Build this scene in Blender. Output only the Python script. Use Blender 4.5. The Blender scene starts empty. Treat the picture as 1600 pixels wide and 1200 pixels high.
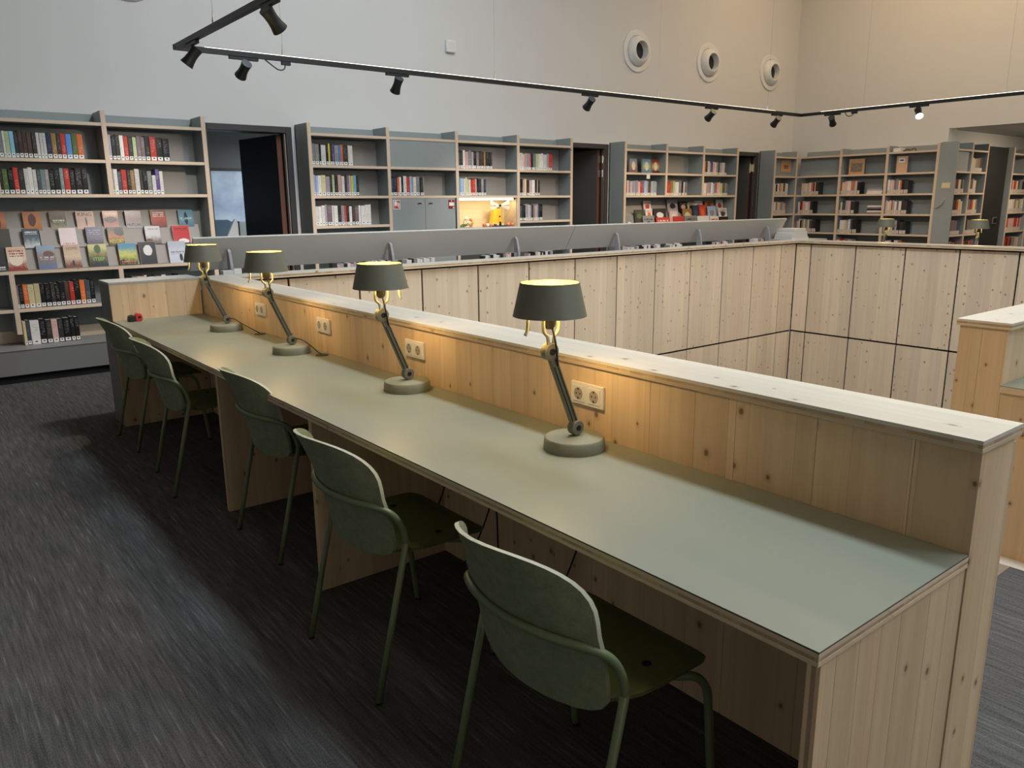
import bpy, bmesh, math, random
from mathutils import Vector, Matrix
S = bpy.context.scene
C = S.collection
PI = math.pi
random.seed(7)

# ------------------------------------------------------------------ camera, world, large lights, exposure
cam = bpy.data.cameras.new('camera'); cam_o = bpy.data.objects.new('camera', cam); C.objects.link(cam_o)
yaw, pitch, roll = math.radians(38.433), math.radians(13.015), math.radians(-0.506)
fw = Vector((math.sin(yaw)*math.cos(pitch), math.cos(yaw)*math.cos(pitch), -math.sin(pitch)))
rt = Vector((math.cos(yaw), -math.sin(yaw), 0)); up = rt.cross(fw)
r2 = rt*math.cos(roll)+up*math.sin(roll); u2 = up*math.cos(roll)-rt*math.sin(roll)
cam_o.matrix_world = Matrix(((r2.x, u2.x, -fw.x, 0), (r2.y, u2.y, -fw.y, 0), (r2.z, u2.z, -fw.z, 1.5), (0, 0, 0, 1)))
cam.sensor_width = 36; cam.lens = 27.514; cam.clip_start = 0.05
S.camera = cam_o
S.view_settings.view_transform = 'Standard'; S.view_settings.look = 'None'
S.view_settings.exposure = 0.16; S.view_settings.gamma = 1.0
S.view_settings.use_curve_mapping = False
S.cycles.use_denoising = True
S.cycles.max_bounces = 6; S.cycles.diffuse_bounces = 4; S.cycles.glossy_bounces = 3
S.cycles.sample_clamp_indirect = 6.0
W = bpy.data.worlds.new('World'); S.world = W; W.use_nodes = True
W.node_tree.nodes['Background'].inputs[0].default_value = (0.62, 0.78, 1.0, 1)
W.node_tree.nodes['Background'].inputs[1].default_value = 1.2

def light(name, typ, loc, energy, col, target=None, **kw):
    l = bpy.data.lights.new(name, typ); l.energy = energy; l.color = col
    for k, v in kw.items(): setattr(l, k, v)
    o = bpy.data.objects.new(name, l); C.objects.link(o); o.location = loc
    if target is not None:
        o.rotation_euler = (Vector(target)-Vector(loc)).to_track_quat('-Z', 'Y').to_euler()
    return o
CEIL = 6.4
light('skylight_daylight', 'AREA', (3.95, 1.35, CEIL+0.12), 450, (0.77, 0.89, 1.0), (3.95, 1.35, 0), shape='RECTANGLE', size=0.8, size_y=8.6)
light('added_fill_entrance', 'AREA', (0.8, -3.4, CEIL-0.25), 45, (1.0, 0.84, 0.64), (0.8, -3.4, 0), shape='RECTANGLE', size=0.6, size_y=3.0)  # warm fill added behind the camera to light faces turned toward it
light('added_fill_front', 'AREA', (5.0, -4.80, 3.3), 50, (0.76, 0.89, 1.0), (4.2, 4.0, 2.6), shape='RECTANGLE', size=5.0, size_y=2.6)  # cool fill added behind the camera for display board and back wall
light('added_fill_middle', 'AREA', (6.6, 1.8, CEIL-0.25), 100, (1.0, 0.78, 0.52), (6.6, 1.8, 0), shape='RECTANGLE', size=3.6, size_y=4.0)  # warm fill added overhead to brighten the stairwell cladding
light('added_fill_corner', 'AREA', (11.3, 5.0, CEIL-0.25), 95, (1.0, 0.70, 0.40), (11.3, 5.0, 0), shape='RECTANGLE', size=0.6, size_y=4.0)  # warm fill added to tint the right wall beige
light('added_fill_office', 'AREA', (4.9, 9.5, 2.3), 45, (0.85, 0.92, 1.0), (4.9, 9.5, 0), shape='RECTANGLE', size=0.8, size_y=0.8)  # fill added out of view to light the office
light('side_room_lamp', 'AREA', (14.6, 4.1, 2.5), 34, (1.0, 0.80, 0.58), (14.6, 4.6, 0), shape='RECTANGLE', size=0.5, size_y=0.5)

# ------------------------------------------------------------------ node helpers and materials
def newmat(name):
    m = bpy.data.materials.new(name); m.use_nodes = True
    nt = m.node_tree; b = nt.nodes['Principled BSDF']
    return m, nt, b
def N(nt, typ, **kw):
    n = nt.nodes.new(typ)
    for k, v in kw.items():
        if k == 'inp':
            for i, x in v.items(): n.inputs[i].default_value = x
        else: setattr(n, k, v)
    return n
def ma(nt, op, a, b=None, c=None, clamp=False):
    n = nt.nodes.new('ShaderNodeMath'); n.operation = op; n.use_clamp = clamp
    for i, x in enumerate((a, b, c)):
        if x is None: continue
        if isinstance(x, (int, float)): n.inputs[i].default_value = x
        else: nt.links.new(x, n.inputs[i])
    return n.outputs[0]
def mixc(nt, fac, a, b):
    n = nt.nodes.new('ShaderNodeMix'); n.data_type = 'RGBA'
    for s, x in ((n.inputs[0], fac), (n.inputs[6], a), (n.inputs[7], b)):
        if isinstance(x, (int, float)): s.default_value = x
        elif isinstance(x, tuple): s.default_value = (*x[:3], 1)
        else: nt.links.new(x, s)
    return n.outputs[2]
def lin(r, g, b):
    f = lambda v: (v/255/12.92) if v/255 <= .04045 else ((v/255+.055)/1.055)**2.4
    return (f(r), f(g), f(b))
_cache = {}
def plain(name, col, rough=0.5, metal=0.0, var=0.06, scale=14.0, bump=0.0, emit=None, spec=0.5, estr=0):
    k = name
    if k in _cache: return _cache[k]
    m, nt, b = newmat(name)
    tc = N(nt, 'ShaderNodeTexCoord'); n = N(nt, 'ShaderNodeTexNoise', inp={'Scale': scale, 'Detail': 3.0})
    nt.links.new(tc.outputs['Object'], n.inputs['Vector'])
    hi = tuple(min(1, c*(1+var)) for c in col); lo = tuple(c*(1-var) for c in col)
    nt.links.new(mixc(nt, n.outputs[0], lo, hi), b.inputs['Base Color'])
    b.inputs['Roughness'].default_value = rough; b.inputs['Metallic'].default_value = metal
    b.inputs['Specular IOR Level'].default_value = spec
    if bump:
        bp = N(nt, 'ShaderNodeBump', inp={'Strength': bump, 'Distance': 0.002}); nt.links.new(n.outputs[0], bp.inputs['Height'])
        nt.links.new(bp.outputs[0], b.inputs['Normal'])
    if emit:
        b.inputs['Emission Color'].default_value = (*emit, 1); b.inputs['Emission Strength'].default_value = estr
    _cache[k] = m
    return m
def wood(name, light_c, dark_c, grain='Z', board=0.13, knots=0.5, tone=0.10, kscale=1.0, seam=0.25, rough=0.55, spec=0.3):
    """spruce: glued boards, long grain, small knots; world position, grain along one axis"""
    m, nt, b = newmat(name); L = nt.links.new
    geo = N(nt, 'ShaderNodeNewGeometry'); sep = N(nt, 'ShaderNodeSeparateXYZ'); L(geo.outputs['Position'], sep.inputs[0])
    oi = N(nt, 'ShaderNodeObjectInfo')
    x, y, z = sep.outputs
    g = {'X': x, 'Y': y, 'Z': z}[grain]
    u = {'X': ma(nt, 'ADD', y, z), 'Y': ma(nt, 'ADD', x, z), 'Z': ma(nt, 'ADD', x, y)}[grain]
    u = ma(nt, 'ADD', u, ma(nt, 'MULTIPLY', oi.outputs['Random'], 7.0))
    g = ma(nt, 'ADD', g, ma(nt, 'MULTIPLY', oi.outputs['Random'], 3.0))
    ub = ma(nt, 'DIVIDE', u, board); idx = ma(nt, 'FLOOR', ub); fr = ma(nt, 'FRACT', ub)
    wn = N(nt, 'ShaderNodeTexWhiteNoise', noise_dimensions='1D'); L(idx, wn.inputs['W'])
    off = ma(nt, 'MULTIPLY', wn.outputs[0], 19.0)
    def vec(su, sg):
        c = N(nt, 'ShaderNodeCombineXYZ'); L(ma(nt, 'MULTIPLY', ma(nt, 'ADD', u, off), su), c.inputs[0]); L(ma(nt, 'MULTIPLY', ma(nt, 'ADD', g, off), sg), c.inputs[1]); return c.outputs[0]
    n1 = N(nt, 'ShaderNodeTexNoise', inp={'Scale': 1.0, 'Detail': 4.0, 'Distortion': 0.6}); L(vec(22, 0.9), n1.inputs['Vector'])
    n2 = N(nt, 'ShaderNodeTexNoise', inp={'Scale': 1.0, 'Detail': 3.0}); L(vec(120, 3), n2.inputs['Vector'])
    f = ma(nt, 'ADD', ma(nt, 'MULTIPLY', n1.outputs[0], 0.75), ma(nt, 'MULTIPLY', n2.outputs[0], 0.25))
    r = N(nt, 'ShaderNodeMapRange', inp={1: 0.36, 2: 0.86}); L(f, r.inputs[0])
    col = mixc(nt, r.outputs[0], light_c, dark_c)
    # board to board tone
    tn = ma(nt, 'ADD', 1-tone, ma(nt, 'MULTIPLY', wn.outputs[0], 2*tone))
    hs = N(nt, 'ShaderNodeHueSaturation'); L(col, hs.inputs['Color']); L(tn, hs.inputs['Value']); col = hs.outputs[0]
    # seams
    e = ma(nt, 'MINIMUM', fr, ma(nt, 'SUBTRACT', 1.0, fr))
    sm = ma(nt, 'MULTIPLY', ma(nt, 'LESS_THAN', e, 0.008), seam)
    col = mixc(nt, sm, col, tuple(c*0.45 for c in dark_c))
    # knots: oval, dark core inside a brown ring
    v = N(nt, 'ShaderNodeTexVoronoi', voronoi_dimensions='2D', inp={'Scale': 1.0, 'Randomness': 1.0}); L(vec(9*kscale, 7.0*kscale), v.inputs['Vector'])
    sc = N(nt, 'ShaderNodeSeparateColor'); L(v.outputs['Color'], sc.inputs[0])
    keep = ma(nt, 'LESS_THAN', sc.outputs[0], knots)
    rad = ma(nt, 'ADD', 0.036, ma(nt, 'MULTIPLY', sc.outputs[1], 0.060))
    d = ma(nt, 'DIVIDE', v.outputs['Distance'], rad)
    ring = N(nt, 'ShaderNodeMapRange', inp={1: 0.9, 2: 2.3, 3: 0.42, 4: 0.0}); L(d, ring.inputs[0])
    core = N(nt, 'ShaderNodeMapRange', inp={1: 0.55, 2: 1.0, 3: 0.9, 4: 0.0}); L(d, core.inputs[0])
    col = mixc(nt, ma(nt, 'MULTIPLY', ring.outputs[0], keep), col, tuple(c*0.55 for c in dark_c))
    col = mixc(nt, ma(nt, 'MULTIPLY', core.outputs[0], keep), col, (0.19, 0.10, 0.05))
    L(col, b.inputs['Base Color']); b.inputs['Roughness'].default_value = rough; b.inputs['Specular IOR Level'].default_value = spec
    bp = N(nt, 'ShaderNodeBump', inp={'Strength': 0.12, 'Distance': 0.002}); L(f, bp.inputs['Height']); L(bp.outputs[0], b.inputs['Normal'])
    return m
SPR_L, SPR_D = (0.70, 0.525, 0.335), (0.55, 0.37, 0.205)
M_WZ = wood('spruce_upright', SPR_L, SPR_D, 'Z', 0.14, 0.42, 0.10, 1.05)
M_WZ2 = wood('spruce_void_panel', (0.80, 0.655, 0.485), (0.68, 0.52, 0.355), 'Z', 0.115, 0.4, 0.085, 1.25)
M_WY = wood('spruce_along_desk', (0.70, 0.655, 0.56), (0.63, 0.56, 0.45), 'Y', 0.10, 0.22, rough=.3, spec=.7)
M_WX = wood('spruce_along_rail', (0.70, 0.655, 0.56), (0.63, 0.56, 0.45), 'X', 0.10, 0.22, rough=.3, spec=.7)
M_EY = wood('spruce_edge_along_desk', (0.68, 0.54, 0.37), (0.56, 0.42, 0.27), 'Y', 0.5, 0.1)
M_EX = wood('spruce_edge_along_rail', (0.68, 0.54, 0.37), (0.56, 0.42, 0.27), 'X', 0.5, 0.1)
M_PLY = wood('spruce_middle_ply', (0.50, 0.37, 0.24), (0.40, 0.28, 0.165), 'Z', 0.05, 0.15, 0.2)
M_SHELF = wood('shelf_edge_wood', (0.72, 0.575, 0.44), (0.64, 0.49, 0.355), 'X', 0.5, 0.04, 0.03, 1.0, 0)
M_SHELFV = wood('upright_edge_wood', (0.72, 0.575, 0.44), (0.64, 0.49, 0.355), 'Z', 0.5, 0.04, 0.03, 1.0, 0)
M_NICHE = wood('niche_liner_wood', (0.68, 0.55, 0.36), (0.56, 0.42, 0.25), 'X', 0.2, 0.0, 0.05)
M_LINO = plain('desk_linoleum', (0.218, 0.230, 0.175), 0.42, var=0.03, scale=6)
M_LINOE = plain('linoleum_edge', (0.03, 0.03, 0.03), 0.6)
M_GREY = plain('bookcase_laminate', (0.30, 0.328, 0.325), 0.55, var=0.03)
M_GREYD = plain('endpanel_laminate', (0.175, 0.175, 0.17), 0.55, var=0.03)
M_BOARD = plain('display_board_laminate', (0.56, 0.545, 0.51), 0.5, var=0.03)
M_INSERT = plain('shelf_insert_metal', (0.30, 0.275, 0.245), 0.55, var=0.02)
M_TIER = plain('display_tier_metal', (0.34, 0.305, 0.27), 0.5, var=0.02)
M_WALL = plain('wall_plaster', (0.70, 0.69, 0.665), 0.9, var=0.02, scale=3, bump=0.08)
M_CEIL = plain('ceiling_plaster', (0.74, 0.73, 0.70), 0.9, var=0.02)
M_BLACK = plain('track_black', (0.012, 0.012, 0.013), 0.45)
M_GAP = plain('joint_black', (0.004, 0.004, 0.005), 0.9)
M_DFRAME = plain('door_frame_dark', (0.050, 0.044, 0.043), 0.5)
M_DLEAF = plain('door_leaf_black', (0.014, 0.015, 0.015), 0.6, spec=.2)
M_DLEAF2 = plain('door_leaf_grey', (0.085, 0.082, 0.078), 0.38)
M_DEDGE = plain('door_edge_wood', (0.17, 0.065, 0.04), 0.5)
M_STEEL = plain('brushed_steel', (0.55, 0.52, 0.48), 0.35, 0.9)
M_CHAIR = None
M_TUBE = plain('chair_tube_green', (0.135, 0.168, 0.082), 0.42, var=0.04)
M_BOLT = plain('bolt_black', (0.006, 0.006, 0.006), 0.5)
M_LAMP = plain('lamp_olive', (0.165, 0.160, 0.115), 0.5, var=0.05)
M_LBASE = plain('lamp_base_olive', (0.195, 0.198, 0.140), 0.55, var=0.05)
M_LIN = plain('lamp_shade_inside', (0.50, 0.46, 0.15), 0.5)
M_FORK = plain('lamp_fork_cream_lit', (0.42, 0.40, 0.27), 0.5)  # cream is the bulb's light painted into the olive fork
M_SOCK = plain('lamp_socket_brown', (0.030, 0.024, 0.016), 0.35)
M_BULB = plain('bulb_glow', (1, 0.85, 0.5), 0.4, emit=(1.0, 0.74, 0.34), estr=14)
M_CABLE = plain('cable_black', (0.008, 0.008, 0.008), 0.5)
M_PLASTIC = plain('socket_white_plastic', (0.74, 0.70, 0.62), 0.35, var=0.02)
M_WHITE = plain('white_paint', (0.78, 0.77, 0.74), 0.45, var=0.02)
M_DUCT = plain('duct_shade', (0.025, 0.025, 0.027), 0.6)  # near-black stands in for the shade deep inside the duct
M_PAPER = plain('book_page_block', (0.72, 0.66, 0.55), 0.8, var=0.1, scale=60)
M_LABEL = plain('spine_sticker', (0.82, 0.80, 0.76), 0.5, var=0.03)
M_INK = plain('printed_ink', (0.02, 0.02, 0.02), 0.6)
M_LED = plain('led_strip', (1, 1, 1), 0.5, emit=(1.0, 0.86, 0.60), estr=9)
M_UPL = plain('uplight_strip', (1, 1, 1), 0.5, emit=(1.0, 0.88, 0.66), estr=3.5)
M_SPOTG = plain('spot_glass', (1, 1, 1), 0.3, emit=(1.0, 0.88, 0.68), estr=40)
M_SPOTO = plain('spot_glass_dim', (0.5, 0.5, 0.5), 0.2)
M_RED = plain('sign_red', (0.55, 0.03, 0.035), 0.4)
M_DRED = plain('sign_dark_red', (0.25, 0.018, 0.03), 0.4)
M_YEL = plain('windmill_yellow', (0.85, 0.46, 0.03), 0.45)
M_CREAM = plain('windmill_sail_cream', (0.82, 0.78, 0.62), 0.5)
M_LEAF = plain('leaf_green', (0.11, 0.17, 0.05), 0.5)
M_ORA = plain('fruit_orange', (0.62, 0.17, 0.06), 0.45, var=0.25)
M_PINK = plain('fruit_pink', (0.62, 0.22, 0.15), 0.45, var=0.25)
M_KRAFT = plain('card_orange', (0.58, 0.33, 0.17), 0.7)
M_NOTE = plain('note_yellow', (0.72, 0.64, 0.38), 0.7)

def chair_shell_mat():
    m, nt, b = newmat('chair_felt_green'); L = nt.links.new
    tc = N(nt, 'ShaderNodeTexCoord')
    a = N(nt, 'ShaderNodeTexNoise', inp={'Scale': 26.0, 'Detail': 6.0, 'Roughness': 0.7}); L(tc.outputs['Object'], a.inputs['Vector'])
    c = N(nt, 'ShaderNodeTexNoise', inp={'Scale': 240.0, 'Detail': 2.0}); L(tc.outputs['Object'], c.inputs['Vector'])
    f = ma(nt, 'ADD', ma(nt, 'MULTIPLY', a.outputs[0], .7), ma(nt, 'MULTIPLY', c.outputs[0], .3))
    r = N(nt, 'ShaderNodeMapRange', inp={1: .35, 2: .65}); L(f, r.inputs[0])
    L(mixc(nt, r.outputs[0], (0.145, 0.172, 0.096), (0.245, 0.272, 0.165)), b.inputs['Base Color'])
    b.inputs['Roughness'].default_value = 0.55; b.inputs['Specular IOR Level'].default_value = 0.35
    bp = N(nt, 'ShaderNodeBump', inp={'Strength': .15, 'Distance': .001}); L(f, bp.inputs['Height']); L(bp.outputs[0], b.inputs['Normal'])
    return m
M_CHAIR = chair_shell_mat()
def seat_mat():
    m, nt, b = newmat('chair_seat_green'); L = nt.links.new
    tc = N(nt, 'ShaderNodeTexCoord')
    a = N(nt, 'ShaderNodeTexNoise', inp={'Scale': 30.0, 'Detail': 6.0}); L(tc.outputs['Object'], a.inputs['Vector'])
    L(mixc(nt, a.outputs[0], (0.085, 0.100, 0.028), (0.135, 0.150, 0.052)), b.inputs['Base Color'])
    b.inputs['Roughness'].default_value = 0.5
    return m
M_SEAT = seat_mat()
def carpet_mat():
    m, nt, b = newmat('carpet_tiles'); L = nt.links.new
    geo = N(nt, 'ShaderNodeNewGeometry'); sep = N(nt, 'ShaderNodeSeparateXYZ'); L(geo.outputs['Position'], sep.inputs[0])
    x, y, z = sep.outputs
    tile = ma(nt, 'FLOOR', ma(nt, 'DIVIDE', x, 0.25)); 
    wn = N(nt, 'ShaderNodeTexWhiteNoise', noise_dimensions='1D'); L(tile, wn.inputs['W'])
    yy = ma(nt, 'ADD', y, ma(nt, 'MULTIPLY', wn.outputs[0], 5.0))
    def vec(a, c):
        n = N(nt, 'ShaderNodeCombineXYZ'); L(ma(nt, 'MULTIPLY', x, a), n.inputs[0]); L(ma(nt, 'MULTIPLY', yy, c), n.inputs[1]); return n.outputs[0]
    s1 = N(nt, 'ShaderNodeTexNoise', inp={'Scale': 1.0, 'Detail': 3.0, 'Roughness': .65}); L(vec(95, 4.5), s1.inputs['Vector'])
    s2 = N(nt, 'ShaderNodeTexNoise', inp={'Scale': 1.0, 'Detail': 2.0}); L(vec(30, 1.6), s2.inputs['Vector'])
    s3 = N(nt, 'ShaderNodeTexNoise', inp={'Scale': 1.0, 'Detail': 2.0}); L(vec(260, 150), s3.inputs['Vector'])
    f = ma(nt, 'ADD', ma(nt, 'ADD', ma(nt, 'MULTIPLY', s1.outputs[0], .5), ma(nt, 'MULTIPLY', s2.outputs[0], .15)), ma(nt, 'MULTIPLY', s3.outputs[0], .35))
    r = N(nt, 'ShaderNodeMapRange', inp={1: .40, 2: .66}); L(f, r.inputs[0])
    hi = N(nt, 'ShaderNodeMapRange', inp={1: .63, 2: .72, 3: 0.0, 4: .4}); L(s1.outputs[0], hi.inputs[0])
    col = mixc(nt, r.outputs[0], (0.054, 0.051, 0.049), (0.140, 0.134, 0.129))
    col = mixc(nt, hi.outputs[0], col, (0.29, 0.285, 0.28))
    L(col, b.inputs['Base Color']); b.inputs['Roughness'].default_value = 0.95; b.inputs['Specular IOR Level'].default_value = 0.1
    bp = N(nt, 'ShaderNodeBump', inp={'Strength': .6, 'Distance': .004}); L(f, bp.inputs['Height']); L(bp.outputs[0], b.inputs['Normal'])
    return m
M_CARPET = carpet_mat()
def frosted_mat():
    m, nt, b = newmat('office_window_daylight'); L = nt.links.new
    tc = N(nt, 'ShaderNodeTexCoord')
    a = N(nt, 'ShaderNodeTexNoise', inp={'Scale': 2.2, 'Detail': 6.0}); L(tc.outputs['Object'], a.inputs['Vector'])
    r = N(nt, 'ShaderNodeMapRange', inp={1: .35, 2: .65}); L(a.outputs[0], r.inputs[0])
    c = mixc(nt, r.outputs[0], lin(104, 116, 140), lin(146, 162, 172))
    L(c, b.inputs['Base Color']); L(c, b.inputs['Emission Color']); b.inputs['Emission Strength'].default_value = 0.75
    b.inputs['Roughness'].default_value = .15
    return m
M_FROST = frosted_mat()

# ------------------------------------------------------------------ mesh builder
class MB:
    def __init__(s): s.v = []; s.f = []; s.m = []
    def box(s, x0, x1, y0, y1, z0, z1, m=0):
        b = len(s.v)
        for x in (x0, x1):
            for y in (y0, y1):
                for z in (z0, z1): s.v.append((x, y, z))
        for q in ((0, 1, 3, 2), (4, 6, 7, 5), (0, 4, 5, 1), (2, 3, 7, 6), (0, 2, 6, 4), (1, 5, 7, 3)):
            s.f.append([b+i for i in q]); s.m.append(m)
        return s
    def prism(s, poly, axis, a0, a1, m=0):
        """extrude polygon (2D list) along axis: 'X' poly=(y,z); 'Y' poly=(x,z); 'Z' poly=(x,y)"""
        b = len(s.v); n = len(poly)
        for a in (a0, a1):
            for p, q in poly:
                s.v.append({'X': (a, p, q), 'Y': (p, a, q), 'Z': (p, q, a)}[axis])
        s.f.append([b+i for i in range(n)][::-1]); s.f.append([b+n+i for i in range(n)]); s.m += [m, m]
        for i in range(n):
            j = (i+1) % n; s.f.append([b+i, b+j, b+n+j, b+n+i]); s.m.append(m)
        return s
    def lathe(s, prof, n=24, mat=None, m=0, close=False):
        """prof: list (r,z) around local Z; mat: Matrix to place"""
        b = len(s.v); k = len(prof); mat = mat or Matrix()
        for r, z in prof:
            for i in range(n):
                a = 2*PI*i/n; s.v.append(tuple(mat @ Vector((r*math.cos(a), r*math.sin(a), z))))
        for j in range(k-1):
            for i in range(n):
                i2 = (i+1) % n
                s.f.append([b+j*n+i, b+j*n+i2, b+(j+1)*n+i2, b+(j+1)*n+i]); s.m.append(m)
        if close:
            for i in range(n):
                i2 = (i+1) % n
                s.f.append([b+(k-1)*n+i, b+(k-1)*n+i2, b+i2, b+i]); s.m.append(m)
        else:
            if prof[0][0] > 1e-6: s.f.append([b+i for i in range(n)][::-1]); s.m.append(m)
            if prof[-1][0] > 1e-6: s.f.append([b+(k-1)*n+i for i in range(n)]); s.m.append(m)
        return s
    def tube(s, pts, r, n=8, m=0):
        pts = [Vector(p) for p in pts]; b = len(s.v); k = len(pts)
        t0 = (pts[1]-pts[0]).normalized(); ref = Vector((0, 0, 1)) if abs(t0.z) < .9 else Vector((1, 0, 0))
        nrm = t0.cross(ref).normalized()
        for i, p in enumerate(pts):
            t = (pts[min(i+1, k-1)]-pts[max(i-1, 0)]).normalized()
            nrm = (nrm - t*nrm.dot(t)).normalized(); bn = t.cross(nrm)
            for j in range(n):
                a = 2*PI*j/n; s.v.append(tuple(p+nrm*r*math.cos(a)+bn*r*math.sin(a)))
        for i in range(k-1):
            for j in range(n):
                j2 = (j+1) % n; s.f.append([b+i*n+j, b+i*n+j2, b+(i+1)*n+j2, b+(i+1)*n+j]); s.m.append(m)
        s.f.append([b+j for j in range(n)][::-1]); s.f.append([b+(k-1)*n+j for j in range(n)]); s.m += [m, m]
        return s
    def ball(s, c, r, n=12, m=0, sz=1.0):
        prof = [(max(1e-7, r*math.sin(PI*i/8)), -r*sz*math.cos(PI*i/8)) for i in range(9)]
        return s.lathe(prof, n, Matrix.Translation(c), m)
    def xf(s, mat): s.v = [tuple(mat @ Vector(p)) for p in s.v]; return s
    def mesh(s, name, mats, smooth=None):
        me = bpy.data.meshes.new(name); me.from_pydata(s.v, [], s.f)
        for x in (mats if isinstance(mats, (list, tuple)) else [mats]): me.materials.append(x)
        if any(s.m): me.polygons.foreach_set('material_index', s.m)
        bm = bmesh.new(); bm.from_mesh(me); bmesh.ops.recalc_face_normals(bm, faces=bm.faces); bm.to_mesh(me); bm.free()
        if smooth:
            me.shade_smooth()
            if smooth < 180: me.set_sharp_from_angle(angle=math.radians(smooth))
        me.update(); return me
    def build(s, name, mats, parent=None, smooth=None, bevel=None):
        if parent is not None:
            off = Vector((0, 0, 0)); p = parent
            while p is not None: off += p.location; p = p.parent
            if off.length > 0: s.v = [tuple(Vector(q)-off) for q in s.v]
        o = bpy.data.objects.new(name, s.mesh(name, mats, smooth)); C.objects.link(o)
        if parent is not None: o.parent = parent
        if bevel:
            md = o.modifiers.new('bevel', 'BEVEL'); md.width = bevel; md.segments = 2; md.limit_method = 'ANGLE'; md.angle_limit = math.radians(40)
        return o
def bez(pts, n=8):
    """Catmull-Rom through points"""
    P = [Vector(p) for p in pts]; out = []
    for i in range(len(P)-1):
        a, b, c, d = P[max(i-1, 0)], P[i], P[i+1], P[min(i+2, len(P)-1)]
        for k in range(n):
            t = k/n; out.append(0.5*((2*b)+(-a+c)*t+(2*a-5*b+4*c-d)*t*t+(-a+3*b-3*c+d)*t**3))
    out.append(P[-1]); return out
def thing(name, label, cat, loc=(0, 0, 0), group=None, kind=None):
    o = bpy.data.objects.new(name, None); C.objects.link(o); o.location = loc; o.empty_display_size = .1
    if label: o['label'] = label
    if cat: o['category'] = cat
    if group: o['group'] = group
    if kind: o['kind'] = kind
    return o
def tag(o, label=None, cat=None, group=None, kind=None):
    for k, v in (('label', label), ('category', cat), ('group', group), ('kind', kind)):
        if v: o[k] = v
    return o
def struct(o, label=None): o['kind'] = 'structure'; return o
def copy_tree(o, parent=None):
    c = o.copy(); C.objects.link(c)
    if parent is not None: c.parent = parent
    for ch in list(o.children): copy_tree(ch, c)
    return c
def text_mesh(txt, h, mat, name, parent, loc, rot, width=None):
    cu = bpy.data.curves.new('t', 'FONT'); cu.body = txt; cu.size = 1; cu.align_x = 'CENTER'; cu.align_y = 'CENTER'; cu.extrude = 0.01
    cu.resolution_u = 2
    o = bpy.data.objects.new('t', cu); C.objects.link(o)
    dg = bpy.context.evaluated_depsgraph_get(); me = bpy.data.meshes.new_from_object(o.evaluated_get(dg))
    bpy.data.objects.remove(o); me.materials.clear(); me.materials.append(mat)
    xs = [v.co.x for v in me.vertices]; ys = [v.co.y for v in me.vertices]
    sy = h/(max(ys)-min(ys)); sx = (width/(max(xs)-min(xs))) if width else sy
    for v in me.vertices: v.co.x *= sx; v.co.y *= sy; v.co.z *= .08
    n = bpy.data.objects.new(name, me); C.objects.link(n); n.parent = parent; n.location = loc; n.rotation_euler = rot
    return n

# ------------------------------------------------------------------ the room shell
XL, XR, YN, YB = -5.0, 13.22, -5.0, 8.42
def rects(name, mat, boxes): 
    m = MB()
    for b in boxes: m.box(*b)
    return struct(m.build(name, mat))
V0, V1, W0, W1 = 1.99, 9.30, 1.07, 5.76      # the stairwell opening
rects('floor', M_CARPET, [(XL, V0, YN, YB+.02, -.12, 0), (V0, 20, YN, W0, -.12, 0), (V0, V1, W1+.02, YB+.02, -.12, 0), (V1+.02, 20, W0, YB+.02, -.12, 0), (3.60, V1+.02, W0, 1.40, -.12, 0)])
# wall_back with three doorways (opening x0,x1)
DO = [(2.70, 3.66), (7.56, 8.51), (11.25, 12.22)]; DH = 2.32
bb = []; xs = [XL]+[v for d in DO for v in d]+[XR+.2]
for i in range(0, len(xs), 2): bb.append((xs[i], xs[i+1], YB, YB+.2, 0, CEIL))
for a, b in DO: bb.append((a, b, YB, YB+.2, DH, CEIL))
rects('wall_back', M_WALL, bb)
OY = 5.71
rects('wall_right', M_WALL, [(XR, XR+.3, OY, YB, 0, CEIL), (XR, XR+.3, YN, OY, 2.57, CEIL), (XR, XR+.3, YN, 0.5, 0, 2.57)])
rects('wall_left', M_WALL, [(XL-.2, XL, YN, YB, 0, CEIL)])
rects('wall_front', M_WALL, [(XL, XR+.3, YN-.2, YN, 0, CEIL)])
SX0, SX1, SY0, SY1 = 3.50, 4.40, -3.00, 5.70
rects('ceiling', M_CEIL, [(XL, SX0, YN, YB, CEIL, CEIL+.3), (SX1, XR, YN, YB, CEIL, CEIL+.3), (SX0, SX1, YN, SY0, CEIL, CEIL+.3), (SX0, SX1, SY1, YB, CEIL, CEIL+.3)])
# the side room behind the wide opening on the right
rects('wall_side_room', M_WALL, [(XR+.301, 20, 5.76, 5.96, 0, 2.57), (20, 20.2, .3, 5.96, 0, 2.57), (XR+.301, 20, .3, .5, 0, 2.57)])
rects('ceiling_side_room', M_CEIL, [(XR+.301, 20, .3, 5.96, 2.575, 2.675)])
# office behind the left doorway
M_OFF = plain('office_wall_grey', (0.19, 0.195, 0.18), .8)
rects('wall_office', M_OFF, [(1.2, 6.2, 10.6, 10.8, 1.97, 2.9), (1.2, 6.2, 10.6, 10.8, 0, .9), (1.0, 1.2, YB+.2, 10.8, 0, 2.9), (6.2, 6.4, YB+.2, 10.8, 0, 2.9)])
rects('ceiling_office', plain('office_ceiling', (.42, .43, .42), .8), [(1.0, 6.4, YB+.2, 10.8, 2.45, 2.5)])
rects('floor_office', M_CARPET, [(1.0, 6.4, YB+.02, 10.8, -.12, 0)])
w1 = thing('window_1', None, None, (3.7, 10.62, 1.4), kind='structure')
MB().box(1.2, 6.2, 10.62, 10.64, .9, 1.95).build('pane', M_FROST, w1)
MB().box(1.2, 6.2, 10.58, 10.66, 1.94, 1.975).box(1.2, 6.2, 10.58, 10.66, .88, .91).build('window_frame', M_DFRAME, w1)
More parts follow.
